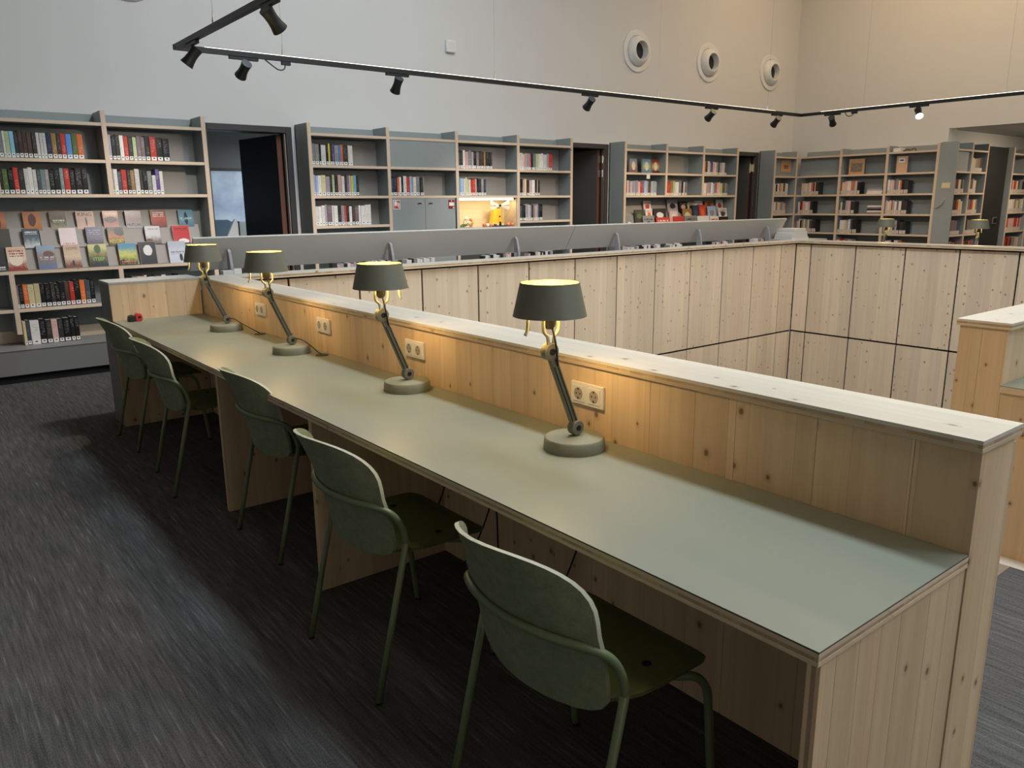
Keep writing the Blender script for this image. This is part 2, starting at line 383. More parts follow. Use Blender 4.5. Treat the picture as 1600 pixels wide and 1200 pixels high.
rects('wall_closets', M_DFRAME, [(6.6, 12.9, 10.2, 10.3, 0, 2.5), (6.6, 12.9, YB+.2, 10.2, 2.45, 2.5), (9.9, 10.0, YB+.2, 10.2, 0, 2.45), (12.9, 13.0, YB+.2, 10.3, 0, 2.5), (6.5, 6.6, YB+.2, 10.3, 0, 2.5)])
rects('floor_closets', M_CARPET, [(6.5, 12.9, YB+.02, 10.3, -.12, 0)])
# doors
def door(i, x0, x1, leaf, hinge_x, free, leafmat, extra=None):
    d = thing('door_%d' % i, None, None, ((x0+x1)/2, YB, 0), kind='structure')
    MB().box(x0, x0+.06, YB-.012, YB+.212, 0, DH).box(x1-.065, x1, YB-.012, YB+.212, 0, DH).box(x0+.06, x1-.065, YB-.012, YB+.212, DH-.065, DH).build('door_frame', M_DFRAME, d, bevel=.004)
    a = Vector((hinge_x, YB+.09, 0)); b = Vector((free[0], free[1], 0)); t = (b-a).normalized(); n = Vector((-t.y, t.x, 0))*.027
    def quad(p, q): return [(p+n)[:2], (q+n)[:2], (q-n)[:2], (p-n)[:2]]
    MB().prism(quad(a+t*.004, b), 'Z', .01, DH-.075).build('door_leaf', leafmat, d, bevel=.003)
    MB().prism(quad(a-t*.002, a+t*.0035), 'Z', .01, DH-.075).build('door_edge', M_DEDGE, d)
    MB().box(x1-.078, x1-.066, YB+.01, YB+.05, 0, DH-.07).build('seal', M_STEEL, d)
    if extra: extra(d, a)
    return d
door(1, 2.70, 3.66, None, 3.55, (3.48, 9.44), M_DLEAF)
def hinges(d, a):
    for z in (2.06, 1.86): 
        MB().lathe([(.014, z), (.014, z+.10)], 10, Matrix.Translation((a.x+.028, a.y-.055, 0))).box(a.x-.012, a.x+.028, a.y-.012, a.y-.006, z, z+.1).build('hinge', M_STEEL, d, smooth=40)
door(2, 7.56, 8.51, None, 8.405, (8.19, 9.37), M_DLEAF2, hinges)
def latch(d, a):
    MB().box(a.x-.012, a.x+.012, a.y-.016, a.y-.008, 1.98, 2.14).box(a.x+.02, a.x+.045, a.y-.05, a.y-.012, 2.0, 2.12).build('hinge', plain('hinge_cream', (.66, .60, .46), .4), d)
door(3, 11.25, 12.22, None, 12.10, (11.84, 9.34), M_DLEAF2, latch)
w3 = thing('added_window', None, None, (5.6, YN, 3.3), kind='structure')  # unseen window, frame and pane added to go with the front fill
MB().box(3.1, 8.1, YN+.002, YN+.05, 1.98, 2.03).box(3.1, 8.1, YN+.002, YN+.05, 4.57, 4.62).box(3.1, 3.15, YN+.002, YN+.05, 2.03, 4.57).box(8.05, 8.1, YN+.002, YN+.05, 2.03, 4.57).box(5.575, 5.625, YN+.002, YN+.05, 2.03, 4.57).build('window_frame', M_WHITE, w3)
MB().box(3.15, 8.05, YN+.004, YN+.012, 2.03, 4.57).build('pane', M_FROST, w3)
# skylight frame
sk = thing('window_2', None, None, ((SX0+SX1)/2, (SY0+SY1)/2, CEIL), kind='structure')
MB().box(SX0-.05, SX0, SY0-.05, SY1+.05, CEIL-.03, CEIL+.5).box(SX1, SX1+.05, SY0-.05, SY1+.05, CEIL-.03, CEIL+.5).box(SX0, SX1, SY0-.05, SY0, CEIL-.03, CEIL+.5).box(SX0, SX1, SY1, SY1+.05, CEIL-.03, CEIL+.5).build('window_frame', M_WHITE, sk)

# ------------------------------------------------------------------ stairwell parapet with cladding
rects('floor_lower', M_CARPET, [(V0-.3, V1+.5, .2, W1+.5, -3.1, -3.0)])
rects('wall_stairwell', M_WALL, [(V0-.2, V0-.01, W0-.3, W1+.3, -3, -.12), (V0, V1+.4, .8, W0, -3, -.12)])
PY, PX = 5.76, 9.30
ROWS = [(-.169, .950), (-1.312, -.191), (-2.46, -1.334)]
def jit(): return random.uniform(-.0015, .0015)
pb = thing('stairwell_parapet', 'long spruce-clad parapet across the stairwell below the grey display board', 'parapet', (5.6, PY, 0))
MB().box(1.985, PX+.02, PY+.022, PY+.10, -2.9, .9675).build('backing', M_GAP, pb)
XJ = [1.985]+[1.804+.597*i for i in range(1, 13)]
for k, x in enumerate(XJ):
    x1 = XJ[k+1] if k+1 < len(XJ) else PX
    for z0, z1 in ROWS:
        if x1-x < .1: continue
        d = jit(); MB().box(x+.009, x1-.009, PY+d, PY+.02+d, z0, z1).build('panel', M_WZ2, pb)
def cap3(name, parent, x0, x1, y0, y1, z0, z1, top, edge):
    """three-ply board: top ply, recessed dark middle ply, bottom ply"""
    h = (z1-z0)
    MB().box(x0, x1, y0, y1, z1-h*.34, z1, 0).box(x0+.0008, x1-.0008, y0+.0008, y1-.0008, z0+h*.33, z1-h*.34, 1).box(x0, x1, y0, y1, z0, z0+h*.33, 2).build(name, [top, M_PLY, edge], parent)
cap3('cap', pb, 1.978, 9.50, 5.715, 5.885, .968, 1.002, M_WX, M_EX)
pr = thing('stairwell_parapet', 'right-hand spruce-clad parapet of the stairwell, under the two far lamps', 'parapet', (PX, 3.5, 0))
MB().box(PX+.022, PX+.10, 1.425, PY+.02, -2.9, .9675).build('backing', M_GAP, pr)
YJ = [PY, 5.547, 4.951, 4.351, 3.755, 3.165, 2.57, 1.975, 1.42]
for k in range(len(YJ)-1):
    for z0, z1 in ROWS:
        d = jit(); MB().box(PX+d, PX+.02+d, YJ[k+1]+.009, YJ[k]-.009, z0, z1).build('panel', M_WZ2, pr)
cap3('cap', pr, 9.255, 9.50, 1.43, 5.714, .968, 1.002, M_WY, M_EY)

# staircase going down
st = thing('staircase', 'wooden staircase leading down into the stairwell beside the long desk', 'staircase', (2.8, 1.1, -1.5))
for i in range(14):
    MB().box(2.0, 3.58, 1.08+.27*i, 1.08+.27*(i+1)+.02, -.21*(i+1)-.03, -.21*(i+1)).build('tread', M_WX, st)

# ------------------------------------------------------------------ the long reading desk
desk = thing('reading_desk', 'long built-in spruce desk with grey-green top and raised spruce back ledge', 'desk', (1.46, 3.2, 0))
DX0, DX1, DY0, DY1 = 1.163, 1.767, .62, 5.82
h0, h1 = .711, .7365
h = h1-h0
dt = MB().box(DX0, DX1-.002, DY0, DY1, h1-h*.34, h1, 0).box(DX0+.0008, DX1-.002, DY0+.0008, DY1, h0+h*.33, h1-h*.34, 1).box(DX0, DX1-.002, DY0, DY1, h0, h0+h*.33, 0).build('desktop', [M_EY, M_PLY], desk)
MB().box(DX0+.0004, DX1-.003, DY0+.0004, DY1, .7365, .7382).build('edge_line', M_LINOE, dt)
MB().box(DX0+.0010, DX1-.0032, DY0+.0010, DY1, .7382, .740).build('linoleum_sheet', M_LINO, dt)
# end panel of vertical boards with a three-ply front edge
ep = MB().box(DX0+.0164, DX1-.002, DY0+.0121, DY0+.021, 0, h0-.0005).build('end_panel', M_PLY, desk)
xs = [DX0+.016, 1.232, 1.315, 1.395, 1.475, 1.60, 1.690, DX1-.001]
for a, b in zip(xs[:-1], xs[1:]): MB().box(a+.0006, b-.0006, DY0+.004, DY0+.012, .0, h0-.0005).build('board', M_WZ, ep)
MB().box(DX0+.016, DX1-.002, DY0+.0211, DY0+.030, 0, h0-.0005).build('inner_ply', M_WZ, ep)
for y in (2.712, 3.778):
    dv = MB().box(1.179, DX1-.001, y, y+.009, 0, h0-.0005, 0).box(1.1795, DX1-.001, y+.009, y+.018, 0, h0-.0005, 1).box(1.179, DX1-.001, y+.018, y+.027, 0, h0-.0005, 0).build('divider', [M_WZ, M_PLY], desk)
# back ledge: boards, core, cap
lb = MB().box(DX1+.020, 1.951, DY0+.004, 5.82, 0, .9745).build('ledge_core', M_WZ, desk)
ys = [DY0]; 
random.seed(3)
while ys[-1] < 5.7: ys.append(ys[-1]+random.choice((.12, .14, .17, .20, .24)))
ys[-1] = 5.82
for a, b in zip(ys[:-1], ys[1:]): MB().box(DX1, DX1+.0195, a+.0006, b-.0006, 0, .9745).build('board', M_WZ, lb)
cap3('ledge_cap', desk, 1.758, 1.976, DY0-.002, 5.885, .975, 1.002, M_WY, M_EY)
MB().box(1.9535, 1.972, DY0+.006, 5.755, -.118, .958).build('back_cladding', M_WZ, desk)
# far end block: spruce inside, grey laminate outside
eb = MB().box(1.160, 1.757, 5.8205, 6.10, 0, .989).build('end_block', M_GREYD, desk)
xs = [1.160, 1.275, 1.40, 1.52, 1.65, 1.757]
for a, b in zip(xs[:-1], xs[1:]): MB().box(a+.0005, b-.0005, 5.806, 5.820, 0 if False else .7405, .989).build('board', M_WZ, eb)
MB().box(1.162, 1.757, 5.806, 5.820, 0, .7105).build('under_panel', M_WZ, eb)
MB().box(1.158, 1.757, 5.804, 6.105, .989, 1.002).build('end_cap', plain('end_cap_grey', (.42, .41, .38), .5), desk)

# ------------------------------------------------------------------ second desk unit, right of the stair opening
d2 = thing('reading_desk', 'second spruce desk unit at the right edge, beyond the stair opening', 'desk', (6.0, 1.1, 0))
cap3('ledge_cap', d2, 3.57, 9.23, 1.208, 1.422, .975, 1.002, M_WX, M_EX)
for a, b in ((1.222, 1.32), (1.321, 1.41)): MB().box(3.583, 3.605, a, b, 0, .9745).build('board', M_WZ, d2)
MB().box(3.606, 9.23, 1.225, 1.245, 0, .9745).build('ledge_front', M_WZ, d2)
MB().box(3.606, 9.23, 1.246, 1.41, 0, .9745).build('ledge_core', M_WZ, d2)
dt = MB().box(3.572, 9.23, .62, 1.224, .711, .7365).build('desktop', M_EX, d2)
MB().box(3.573, 9.23, .621, 1.2235, .7365, .740).build('linoleum_sheet', M_LINO, dt)
for a, b in ((.64, .83), (.8305, 1.02), (1.0205, 1.221)): MB().box(3.583, 3.610, a, b, 0, .7105).build('board', M_WZ, d2)
MB().box(3.50, 3.598, .62, 1.42, -.10, .001).build('threshold', M_WY, d2)
# third desk behind the right parapet, carrying the two far lamps
d3 = thing('reading_desk', 'low desk behind the right parapet, holding the two far lamps', 'desk', (9.8, 3.6, 0))
MB().box(9.502, 10.10, 1.6, 5.66, .711, .7365).build('desktop', M_EY, d3)
MB().box(9.503, 10.099, 1.6, 5.66, .7366, .740).build('linoleum_sheet', M_LINO, d3)
for y in (1.62, 3.6, 5.60): MB().box(9.502, 10.08, y, y+.027, 0, .7105).build('divider', M_WZ, d3)

# ------------------------------------------------------------------ chairs
def make_chair():
    root = thing('chair', None, 'chair', (0, 0, 0), 'green shell chairs along the desk')
    # shell: rows (z, half width, x at middle)
    rows = [(.440, .10, -.164), (.443, .15, -.165), (.449, .182, -.167), (.460, .205, -.170), (.48, .218, -.174), (.52, .223, -.182), (.56, .226, -.192), (.61, .228, -.206), (.65, .228, -.218)]
    for k in range(1, 13):
        a = k/12*PI/2; t = math.sin(a)**(2/2.4); hw = .228*max(.02, math.cos(a))**(2/2.4); z = .65+.178*t
        rows.append((z, hw, -.218-.42*(z-.65)-.10*t*t*.1))
    n = 20; m = MB(); nr = len(rows)
    th = .011
    for side in (0, 1):
        for z, hw, xc in rows:
            for i in range(n+1):
                y = hw*math.sin((i/n-.5)*PI)
                bend = 1.25
                x = xc+bend*y*y*(1+1.2*max(0, z-.66)/.16)
                m.v.append((x+side*th, y, z))
    K = nr*(n+1)
    def id(s, j, i): return s*K+j*(n+1)+i
    for s in (0, 1):
        for j in range(nr-1):
            for i in range(n):
                q = [id(s, j, i), id(s, j, i+1), id(s, j+1, i+1), id(s, j+1, i)]; m.f.append(q if s else q[::-1]); m.m.append(0)
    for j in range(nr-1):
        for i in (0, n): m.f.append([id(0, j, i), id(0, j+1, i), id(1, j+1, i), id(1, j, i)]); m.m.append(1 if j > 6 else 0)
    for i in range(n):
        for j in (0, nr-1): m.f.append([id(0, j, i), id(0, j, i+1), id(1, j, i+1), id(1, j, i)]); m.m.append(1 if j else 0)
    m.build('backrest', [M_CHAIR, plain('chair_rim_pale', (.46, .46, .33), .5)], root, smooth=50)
    # seat: rounded plan, slightly dished
    def outline(k, n=48):
        o = []
        for i in range(n):
            a = 2*PI*i/n; c, s = math.cos(a), math.sin(a); p = 2/(8.5 if c > 0 else 3.2)
            x = abs(c)**p*(1 if c > 0 else -1); y = abs(s)**p*(1 if s > 0 else -1)
            hw = .222 if x > -.2 else .222-.05*((-x-.2)/.8)
            o.append((.052+k*x*.195, k*y*hw))
        return o
    def zs(x, y): return .452+.9*max(0, abs(y)-.1)**2*.6-(.25*max(0, x-.16)**2*6)
    m = MB(); ks = [1.0, .985, .8, .55, .3, .08]; nn = 48
    for dz in (0, -.013):
        for k in ks:
            kk = k if dz == 0 else k*.992
            for x, y in outline(kk): m.v.append((x, y, zs(x, y)+dz-(.003 if k == 1.0 and dz == 0 else 0)))
    R = len(ks)
    for s in (0, 1):
        b = s*R*nn
        for j in range(R-1):
            for i in range(nn):
                i2 = (i+1) % nn; m.f.append([b+j*nn+i, b+j*nn+i2, b+(j+1)*nn+i2, b+(j+1)*nn+i]); m.m.append(0)
        m.f.append([b+(R-1)*nn+i for i in range(nn)]); m.m.append(0)
    for i in range(nn):
        i2 = (i+1) % nn; m.f.append([i, i2, R*nn+i2, R*nn+i]); m.m.append(0)
    seat = m.build('seat', M_SEAT, root, smooth=50)
    for sy in (-1, 1):
        MB().lathe([(.011, zs(.092, .145)), (.011, zs(.092, .145)+.0025), (.004, zs(.092, .145)+.003)], 14, Matrix.Translation((.092, sy*.145, 0))).build('bolt', M_BOLT, seat, smooth=40)
    # back hoop with the two rear legs flowing out of it
    hp = [(-.085, -.243, .50), (-.095, -.243, .545), (-.115, -.240, .585), (-.138, -.228, .610), (-.168, -.200, .624), (-.193, -.150, .627), (-.211, -.08, .628), (-.218, 0, .628)]
    hp = hp+[(x, -y, z) for x, y, z in hp[-2::-1]]
    MB().tube(bez(hp, 5), .0105, 10).build('back_hoop', M_TUBE, root, smooth=180)
    for sy in (-1, 1):
        l = MB().tube([(-.205, sy*.243, .004), (-.15, sy*.243, .235), (-.085, sy*.243, .503)], .0105, 10).build('leg', M_TUBE, root, smooth=180)
        MB().lathe([(.0112, 0), (.0112, .008)], 10, Matrix.Translation((-.205, sy*.243, 0))).build('foot_cap', M_BOLT, l)
        l = MB().tube(bez([(.09, sy*.10, .430), (.105, sy*.165, .432), (.125, sy*.205, .438), (.160, sy*.232, .436), (.186, sy*.243, .405), (.198, sy*.245, .35), (.218, sy*.245, .18), (.238, sy*.245, .004)], 5), .0105, 10).build('leg', M_TUBE, root, smooth=180)
        MB().lathe([(.0112, 0), (.0112, .008)], 10, Matrix.Translation((.238, sy*.245, 0))).build('foot_cap', M_BOLT, l)
    MB().tube([(.09, -.11, .430), (.09, .11, .430)], .0105, 8).tube(bez([(-.085, -.243, .505), (-.06, -.21, .46), (.0, -.13, .43), (.09, -.10, .430)], 5), .008, 8).tube(bez([(-.085, .243, .505), (-.06, .21, .46), (.0, .13, .43), (.09, .10, .430)], 5), .008, 8).build('under_frame', M_TUBE, root, smooth=180)
    return root
ch0 = make_chair()
CH = [(1.160, 1.228, 0, 'green shell chair nearest the camera, at the right end of the desk'),
      (1.200, 2.170, 0, 'green shell chair second from the camera, right of the nearer desk divider'),
      (1.345, 3.287, 0, 'green shell chair tucked between the two wooden desk dividers, mostly under the desk'),
      (1.248, 4.388, -4.5, 'green shell chair left of the farther desk divider, slightly turned'),
      (1.280, 5.363, 0, 'green shell chair farthest from the camera, by the grey end block')]
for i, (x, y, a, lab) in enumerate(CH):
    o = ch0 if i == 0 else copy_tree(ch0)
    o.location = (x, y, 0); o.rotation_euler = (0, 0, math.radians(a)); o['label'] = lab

# ------------------------------------------------------------------ desk lamps (arm leans toward -X; z from the desk top)
def make_lamp(on=True):
    root = thing('desk_lamp', None, 'lamp', (0, 0, 0), 'olive desk lamps')
    b = MB().lathe([(.098, 0), (.0985, .004), (.096, .034), (.092, .039), (.085, .0405), (.012, .042)], 40).build('base', M_LBASE, root, smooth=35)
    RX = Matrix.Rotation(PI/2, 4, 'X')
    def disc(name, x, z, r, w, mat, par=root):
        return MB().lathe([(.3*r, -w), (.62*r, -w), (.66*r, -w*.8), (.86*r, -w*.8), (.9*r, -w), (r, -w*.9), (r, w*.9), (.9*r, w), (.3*r, w)], 24, Matrix.Translation((x, 0, z)) @ RX).build(name, mat, par, smooth=30)
    j1x, j1z, j2x, j2z = .005, .068, -.105, .325
    disc('lower_joint', j1x, j1z, .024, .014, M_LAMP)
    MB().lathe([(.012, .038), (.010, .05)], 12, Matrix.Translation((j1x, 0, 0))).build('neck', M_LAMP, root)
    MB().lathe([(.009, -.0165), (.009, .0165)], 14, Matrix.Translation((j1x, 0, j1z)) @ RX).build('joint_screw', M_BOLT, root)
    # arm: channel profile between two rails
    d = Vector((j2x-j1x, 0, j2z-j1z)); L = d.length; u = d.normalized(); w = Vector((u.z, 0, -u.x))
    def bar(a, b, o0, o1, y0, y1):
        p = Vector((j1x, 0, j1z))+u*a; q = Vector((j1x, 0, j1z))+u*b
        return [(p+w*o0).xz, (p+w*o1).xz, (q+w*o1).xz, (q+w*o0).xz], y0, y1
    m = MB()
    for a in (bar(.018, L-.018, -.012, -.0075, -.009, .009), bar(.018, L-.018, .0075, .012, -.009, .009), bar(.018, L-.018, -.0075, .0075, -.004, .004)):
        m.prism([tuple(p) for p in a[0]], 'Y', a[1], a[2])
    m.build('arm', M_LAMP, root, bevel=.001)
    pa = Vector((j1x, 0, j1z))+u*.03; pb_ = Vector((j1x, 0, j1z))+u*(L-.05)
    MB().tube([pa+Vector((0, -.0095, 0))-w*.009, pb_+Vector((0, -.0095, 0))-w*.009], .0022, 6).build('cable', M_CABLE, root)
    disc('upper_joint', j2x, j2z, .027, .012, plain('joint_olive', (.26, .245, .165), .5))
    m = MB()
    for k in range(22):
        a = 2*PI*k/22; m.lathe([(.0016, -.0136), (.0016, .0136)], 6, Matrix.Translation((j2x+.022*math.cos(a), 0, j2z+.022*math.sin(a))) @ RX)
    m.build('joint_studs', M_LAMP, root)
    MB().lathe([(.010, -.0165), (.010, .0165)], 14, Matrix.Translation((j2x, 0, j2z)) @ RX).build('joint_screw', M_BOLT, root)
    # fork
    m = MB()
    for s in (-1, 1):
        m.tube(bez([(j2x+s*.010, -.006, j2z+.018), (j2x+s*.013, -.006, j2z+.045), (j2x+s*.028, -.006, j2z+.062), (j2x+s*.030, -.006, j2z+.088), (j2x+s*.028, -.006, j2z+.125)], 4), .0055, 8)
    m.build('fork', M_FORK, root, smooth=180)
    MB().tube(bez([(j2x, -.012, j2z+.072), (j2x+.004, -.022, j2z+.03), (j2x+.012, -.020, j2z-.01), (j2x+.022, -.013, j2z-.045)], 5), .003, 6).build('upper_cable', M_CABLE, root, smooth=180)
    MB().lathe([(.010, .068), (.018, .078), (.020, .10), (.020, .128), (.017, .130)], 18, Matrix.Translation((j2x, 0, j2z))).build('lamp_socket', M_SOCK, root, smooth=35)
    zb, zt, rb, rtp = j2z+.108, j2z+.207, .1105, .0885
    sh = MB().lathe([(rb, zb), (rtp, zt), (rtp-.0015, zt), (rb-.0015, zb)], 48, Matrix.Translation((j2x, 0, 0)), close=True).build('shade', M_LAMP, root, smooth=60)
    MB().lathe([(rb-.0018, zb+.0005), (rtp-.0018, zt-.0005), (rtp-.0024, zt-.0005), (rb-.0024, zb+.0005)], 48, Matrix.Translation((j2x, 0, 0)), close=True).build('shade_lining', M_LIN, sh, smooth=60)
    m = MB()
    for k in range(3):
        a = k*2*PI/3+.3; m.tube([(j2x+.018*math.cos(a), .018*math.sin(a), zb+.012), (j2x+(rb-.006)*math.cos(a), (rb-.006)*math.sin(a), zb+.012)], .002, 6)
    m.build('shade_spokes', M_FORK, sh)
    # little handle hook under the rim
    MB().tube(bez([(j2x-.084, .0, zb+.014), (j2x-.085, .0, zb-.012), (j2x-.087, .0, zb-.036), (j2x-.095, .0, zb-.050)], 4), .005, 8).build('handle', M_FORK, root, smooth=180)
    if on: MB().ball((j2x, 0, zb+.058), .024, 16).lathe([(.012, zb+.02), (.014, zb+.04)], 12, Matrix.Translation((j2x, 0, 0))).build('bulb', M_BULB, root, smooth=180)
    return root, (j2x, 0, zb+.045)
lamp0, lbulb = make_lamp()
LP = [(1.632, 1.741, 0, 'lit olive desk lamp nearest the camera, beside the nearest socket'),
      (1.648, 2.786, 0, 'lit olive desk lamp second from the camera, its cable hidden'),
      (1.620, 3.912, 0, 'lit olive desk lamp third from the camera, trailing a black cable'),
      (1.622, 4.912, 0, 'lit olive desk lamp farthest along the long desk, by the corner'),
      (9.645, 4.83, 180, 'small lit lamp far behind the right parapet, before the grey bookcases'),
      (9.645, 3.77, 180, 'small lamp farthest right behind the right parapet, before the side-room shelves')]
for i, (x, y, a, lab) in enumerate(LP):
    o = lamp0 if i == 0 else copy_tree(lamp0)
    o.location = (x, y, .740); o.rotation_euler = (0, 0, math.radians(a)); o['label'] = lab
    if i >= 4: o['group'] = 'far desk lamps'
    if i == 1:
        for ch in o.children:
            if ch.name.startswith('handle'): ch.rotation_euler = (0, 0, PI); ch.location = (2*lbulb[0], 0, 0)
    s = 1 if a == 0 else -1
    l = light('desk_lamp_bulb', 'POINT', (x+s*lbulb[0], y, .740+lbulb[2]-.022), 14.5 if i < 4 else 5, (1.0, 0.66, 0.29), shadow_soft_size=.03)
# cables on the desk and grommets
for i, (x, y, gx, gy, lab) in enumerate([(1.620, 3.912, 1.712, 3.74, 'third lamp'), (1.622, 4.912, 1.722, 4.62, 'farthest lamp')]):
    t = thing('lamp_cable', 'black cable running from the %s to its desk grommet' % lab, 'cable', (x, y, .74), 'lamp cables on the desk')
    MB().tube(bez([(x+.012, y-.018, .818), (x+.04, y-.05, .810), (x+.065, y-.09, .785), (gx-.012, gy+.03, .756), (gx, gy, .744)], 5), .0032, 8).build('cord', M_CABLE, t, smooth=180)
    MB().lathe([(.034, .740), (.034, .743), (.030, .7445), (.006, .7445)], 24, Matrix.Translation((gx, gy, 0))).build('grommet', plain('grommet_dark', (.035, .032, .026), .5), t, smooth=35)
for i, (pts, lab) in enumerate([([(1.752, 2.60, .705), (1.74, 2.62, .45), (1.735, 2.651, .332), (1.735, 2.75, .16), (1.72, 2.84, .05)], 'black cable hanging under the desk close beside the nearer divider'),
    ([(1.752, 2.31, .705), (1.74, 2.30, .45), (1.735, 2.343, .31), (1.735, 2.421, .16), (1.72, 2.5, .03)], 'left one of two black cables crossing under the desk behind the nearest chair back'),
    ([(1.752, 2.27, .705), (1.74, 2.31, .42), (1.735, 2.289, .31), (1.735, 2.283, .16), (1.72, 2.25, .03)], 'straight black cable hanging right of the crossing one under the desk'),
    ([(1.752, 1.80, .705), (1.74, 1.79, .45), (1.735, 1.836, .32), (1.735, 1.907, .16), (1.72, 1.98, .03)], 'black cable hanging under the desk nearest its right end')]):
    tag(MB().tube(bez(pts, 6), .0035, 6).build('hanging_cable', M_CABLE, None, smooth=180), lab, 'cable', 'cables under the desk')
# wall sockets on the ledge
def make_socket():
    root = thing('wall_socket', None, 'socket', (0, 0, 0), 'double sockets along the desk ledge')
    MB().box(-.011, 0, -.0765, .0765, -.038, .038).build('frame', M_PLASTIC, root, bevel=.003)
    RY = Matrix.Rotation(-PI/2, 4, 'Y')
    for s in (-1, 1):
        c = MB().box(-.0135, -.0105, s*.0365-.0275, s*.0365+.0275, -.0275, .0275).build('insert', M_PLASTIC, root, bevel=.002)
        cup = MB().lathe([(.0205, 0.0145), (.0195, .0150), (.0185, .0140), (.0175, .0139)], 24, Matrix.Translation((0, s*.0365, 0)) @ RY).build('socket_cup', plain('cup_shade', (.36, .32, .25), .5), root, smooth=40)
        m = MB()
        for q in (-1, 1): m.lathe([(.003, .0139), (.003, .0146)], 8, Matrix.Translation((0, s*.0365+q*.009, 0)) @ RY)
        m.box(-.0150, -.0138, s*.0365-.003, s*.0365+.003, .0125, .0185).box(-.0150, -.0138, s*.0365-.003, s*.0365+.003, -.0185, -.0125)
        m.build('contact', M_BOLT, root)
    return root
sk0 = make_socket()
for i, (y, z, lab) in enumerate([(1.817, .879, 'double white socket nearest the camera, right of the nearest lamp'), (2.900, .882, 'double white socket right of the second lamp from the camera'), (3.809, .882, 'double white socket between the second and third lamps from the camera'), (4.684, .882, 'double white socket farthest along the ledge, left of the third lamp')]):
    o = sk0 if i == 0 else copy_tree(sk0); o.location = (DX1, y, z); o['label'] = lab
# tape measure on the far end of the desk
t = thing('tape_measure', 'small red and black tape measure on the far left end of the desk', 'tape measure', (1.275, 5.735, .74))
MB().prism([(1.235, .742), (1.28, .742), (1.28, .778), (1.262, .785), (1.24, .778)], 'Y', 5.70, 5.75).build('grip', M_BOLT, t, bevel=.005)
MB().prism([(1.281, .742), (1.322, .742), (1.328, .765), (1.318, .792), (1.295, .795), (1.281, .783)], 'Y', 5.702, 5.748).build('body', M_RED, t, bevel=.004)
MB().lathe([(.010, 0), (.010, .004)], 12, Matrix.Translation((1.306, 5.7025, .768)) @ Matrix.Rotation(PI/2, 4, 'X')).build('button', M_BOLT, t)

# ------------------------------------------------------------------ display trough behind the far parapet
bc = thing('display_stand', 'long low stand with leaning grey display board behind the stairwell parapet', 'display stand', (5.7, 6.15, 0))
MB().box(1.84, 9.66, 5.90, 5.925, 0, .955).build('front_panel', M_GREYD, bc)
MB().box(1.84, 9.66, 5.925, 6.40, .86, .885).build('bottom_shelf', M_GREYD, bc)
MB().box(1.84, 9.66, 6.40, 6.425, 0, .93).build('rear_panel', M_GREYD, bc)
for x in (1.84, 5.73, 9.635): MB().box(x, x+.025, 5.925, 6.40, 0, .86).build('end_panel', M_GREYD, bc)
yb, zb, yt, zt = 6.30, 1.010, 6.145, 1.260
ny, nz = Vector((zt-zb, yb-yt)).normalized()
for a, b in ((1.842, 5.745), (5.752, 9.655)):
    MB().prism([(yb, zb), (yt, zt), (yt+.02*ny, zt+.02*nz), (yb+.02*ny, zb+.02*nz)], 'X', a, b).build('display_board', M_BOARD, bc)
for x in (2.105, 3.532, 4.961, 6.391, 7.816, 9.242):
    MB().prism([(6.10, .886), (6.175, .886), (6.19, 1.0), (6.19, 1.15), (6.18, 1.172), (6.165, 1.172), (6.145, 1.15), (6.12, 1.05)], 'X', x-.0125, x+.0125).build('fin', plain('fin_grey', (.33, .32, .325), .5), bc, bevel=.005)
# corner cabinet with a pile of papers
cc = thing('side_cabinet', 'low grey cabinet in the corner behind the stairwell, carrying white paper', 'cabinet', (9.9, 6.1, 0))
MB().box(9.68, 10.25, 5.90, 6.42, 0, .955).build('body', M_GREYD, cc); MB().box(9.53, 10.26, 5.89, 6.43, .956, .984).build('top', M_BOARD, cc)
for k, (dx, w, lab) in enumerate([(0, .40, 'lowest wide white ream in the paper stack at the stairwell corner'), (.01, .36, 'second white ream from the bottom of the corner paper stack'), (.045, .31, 'third white ream from the bottom of the corner paper stack'), (.045, .28, 'topmost white ream of the corner paper stack')]):
    z = .985+.038*k
    o = MB().box(9.54+dx, 9.54+dx+w, 5.98, 6.25, z, z+.036).build('paper_ream', M_WHITE, None, bevel=.003); tag(o, lab, 'paper', 'paper reams on the corner cabinet')

# ------------------------------------------------------------------ bookcases
YF = 8.10; UW = .039; DEP = .31
def upright(par, x, z0, z1, name='upright', w=UW):
    o = MB().box(x, x+w, YF+.012, YB-.005, z0, z1).build(name, M_GREY, par)
    MB().box(x-.0005, x+w+.0005, YF, YF+.012, z0, z1+.0005).build('front_edge', M_SHELFV, o)
    return o
def shelf(par, x0, x1, ztop, th=.028, y0=None):
    y0 = YF+.004 if y0 is None else y0
    o = MB().box(x0+.001, x1-.001, y0+.012, YB-.025, ztop-th, ztop).build('shelf', M_GREY, par)
    MB().box(x0+.001, x1-.001, y0, y0+.012, ztop-th, ztop+.0003).build('front_edge', M_SHELF, o)
    return o
def insert(par, x0, x1, zb, zt, y=8.31):
    r = .03; pts = [(x0, zb), (x1, zb)]+[(x1-r+r*math.cos(a*PI/8), zt-r+r*math.sin(a*PI/8)) for a in range(5)]+[(x0, zt)]
    return MB().prism(pts, 'Y', y, y+.004).build('back_insert', M_INSERT, par)
ZS = [2.245, 1.918, 1.595, 1.274, .955, .635]
TOP = 2.345; BACKTOP = 2.335
def backp(par, x0, x1, z0=.3): return MB().box(x0, x1, YB-.024, YB-.006, z0, BACKTOP).build('back_panel', M_GREY, par)

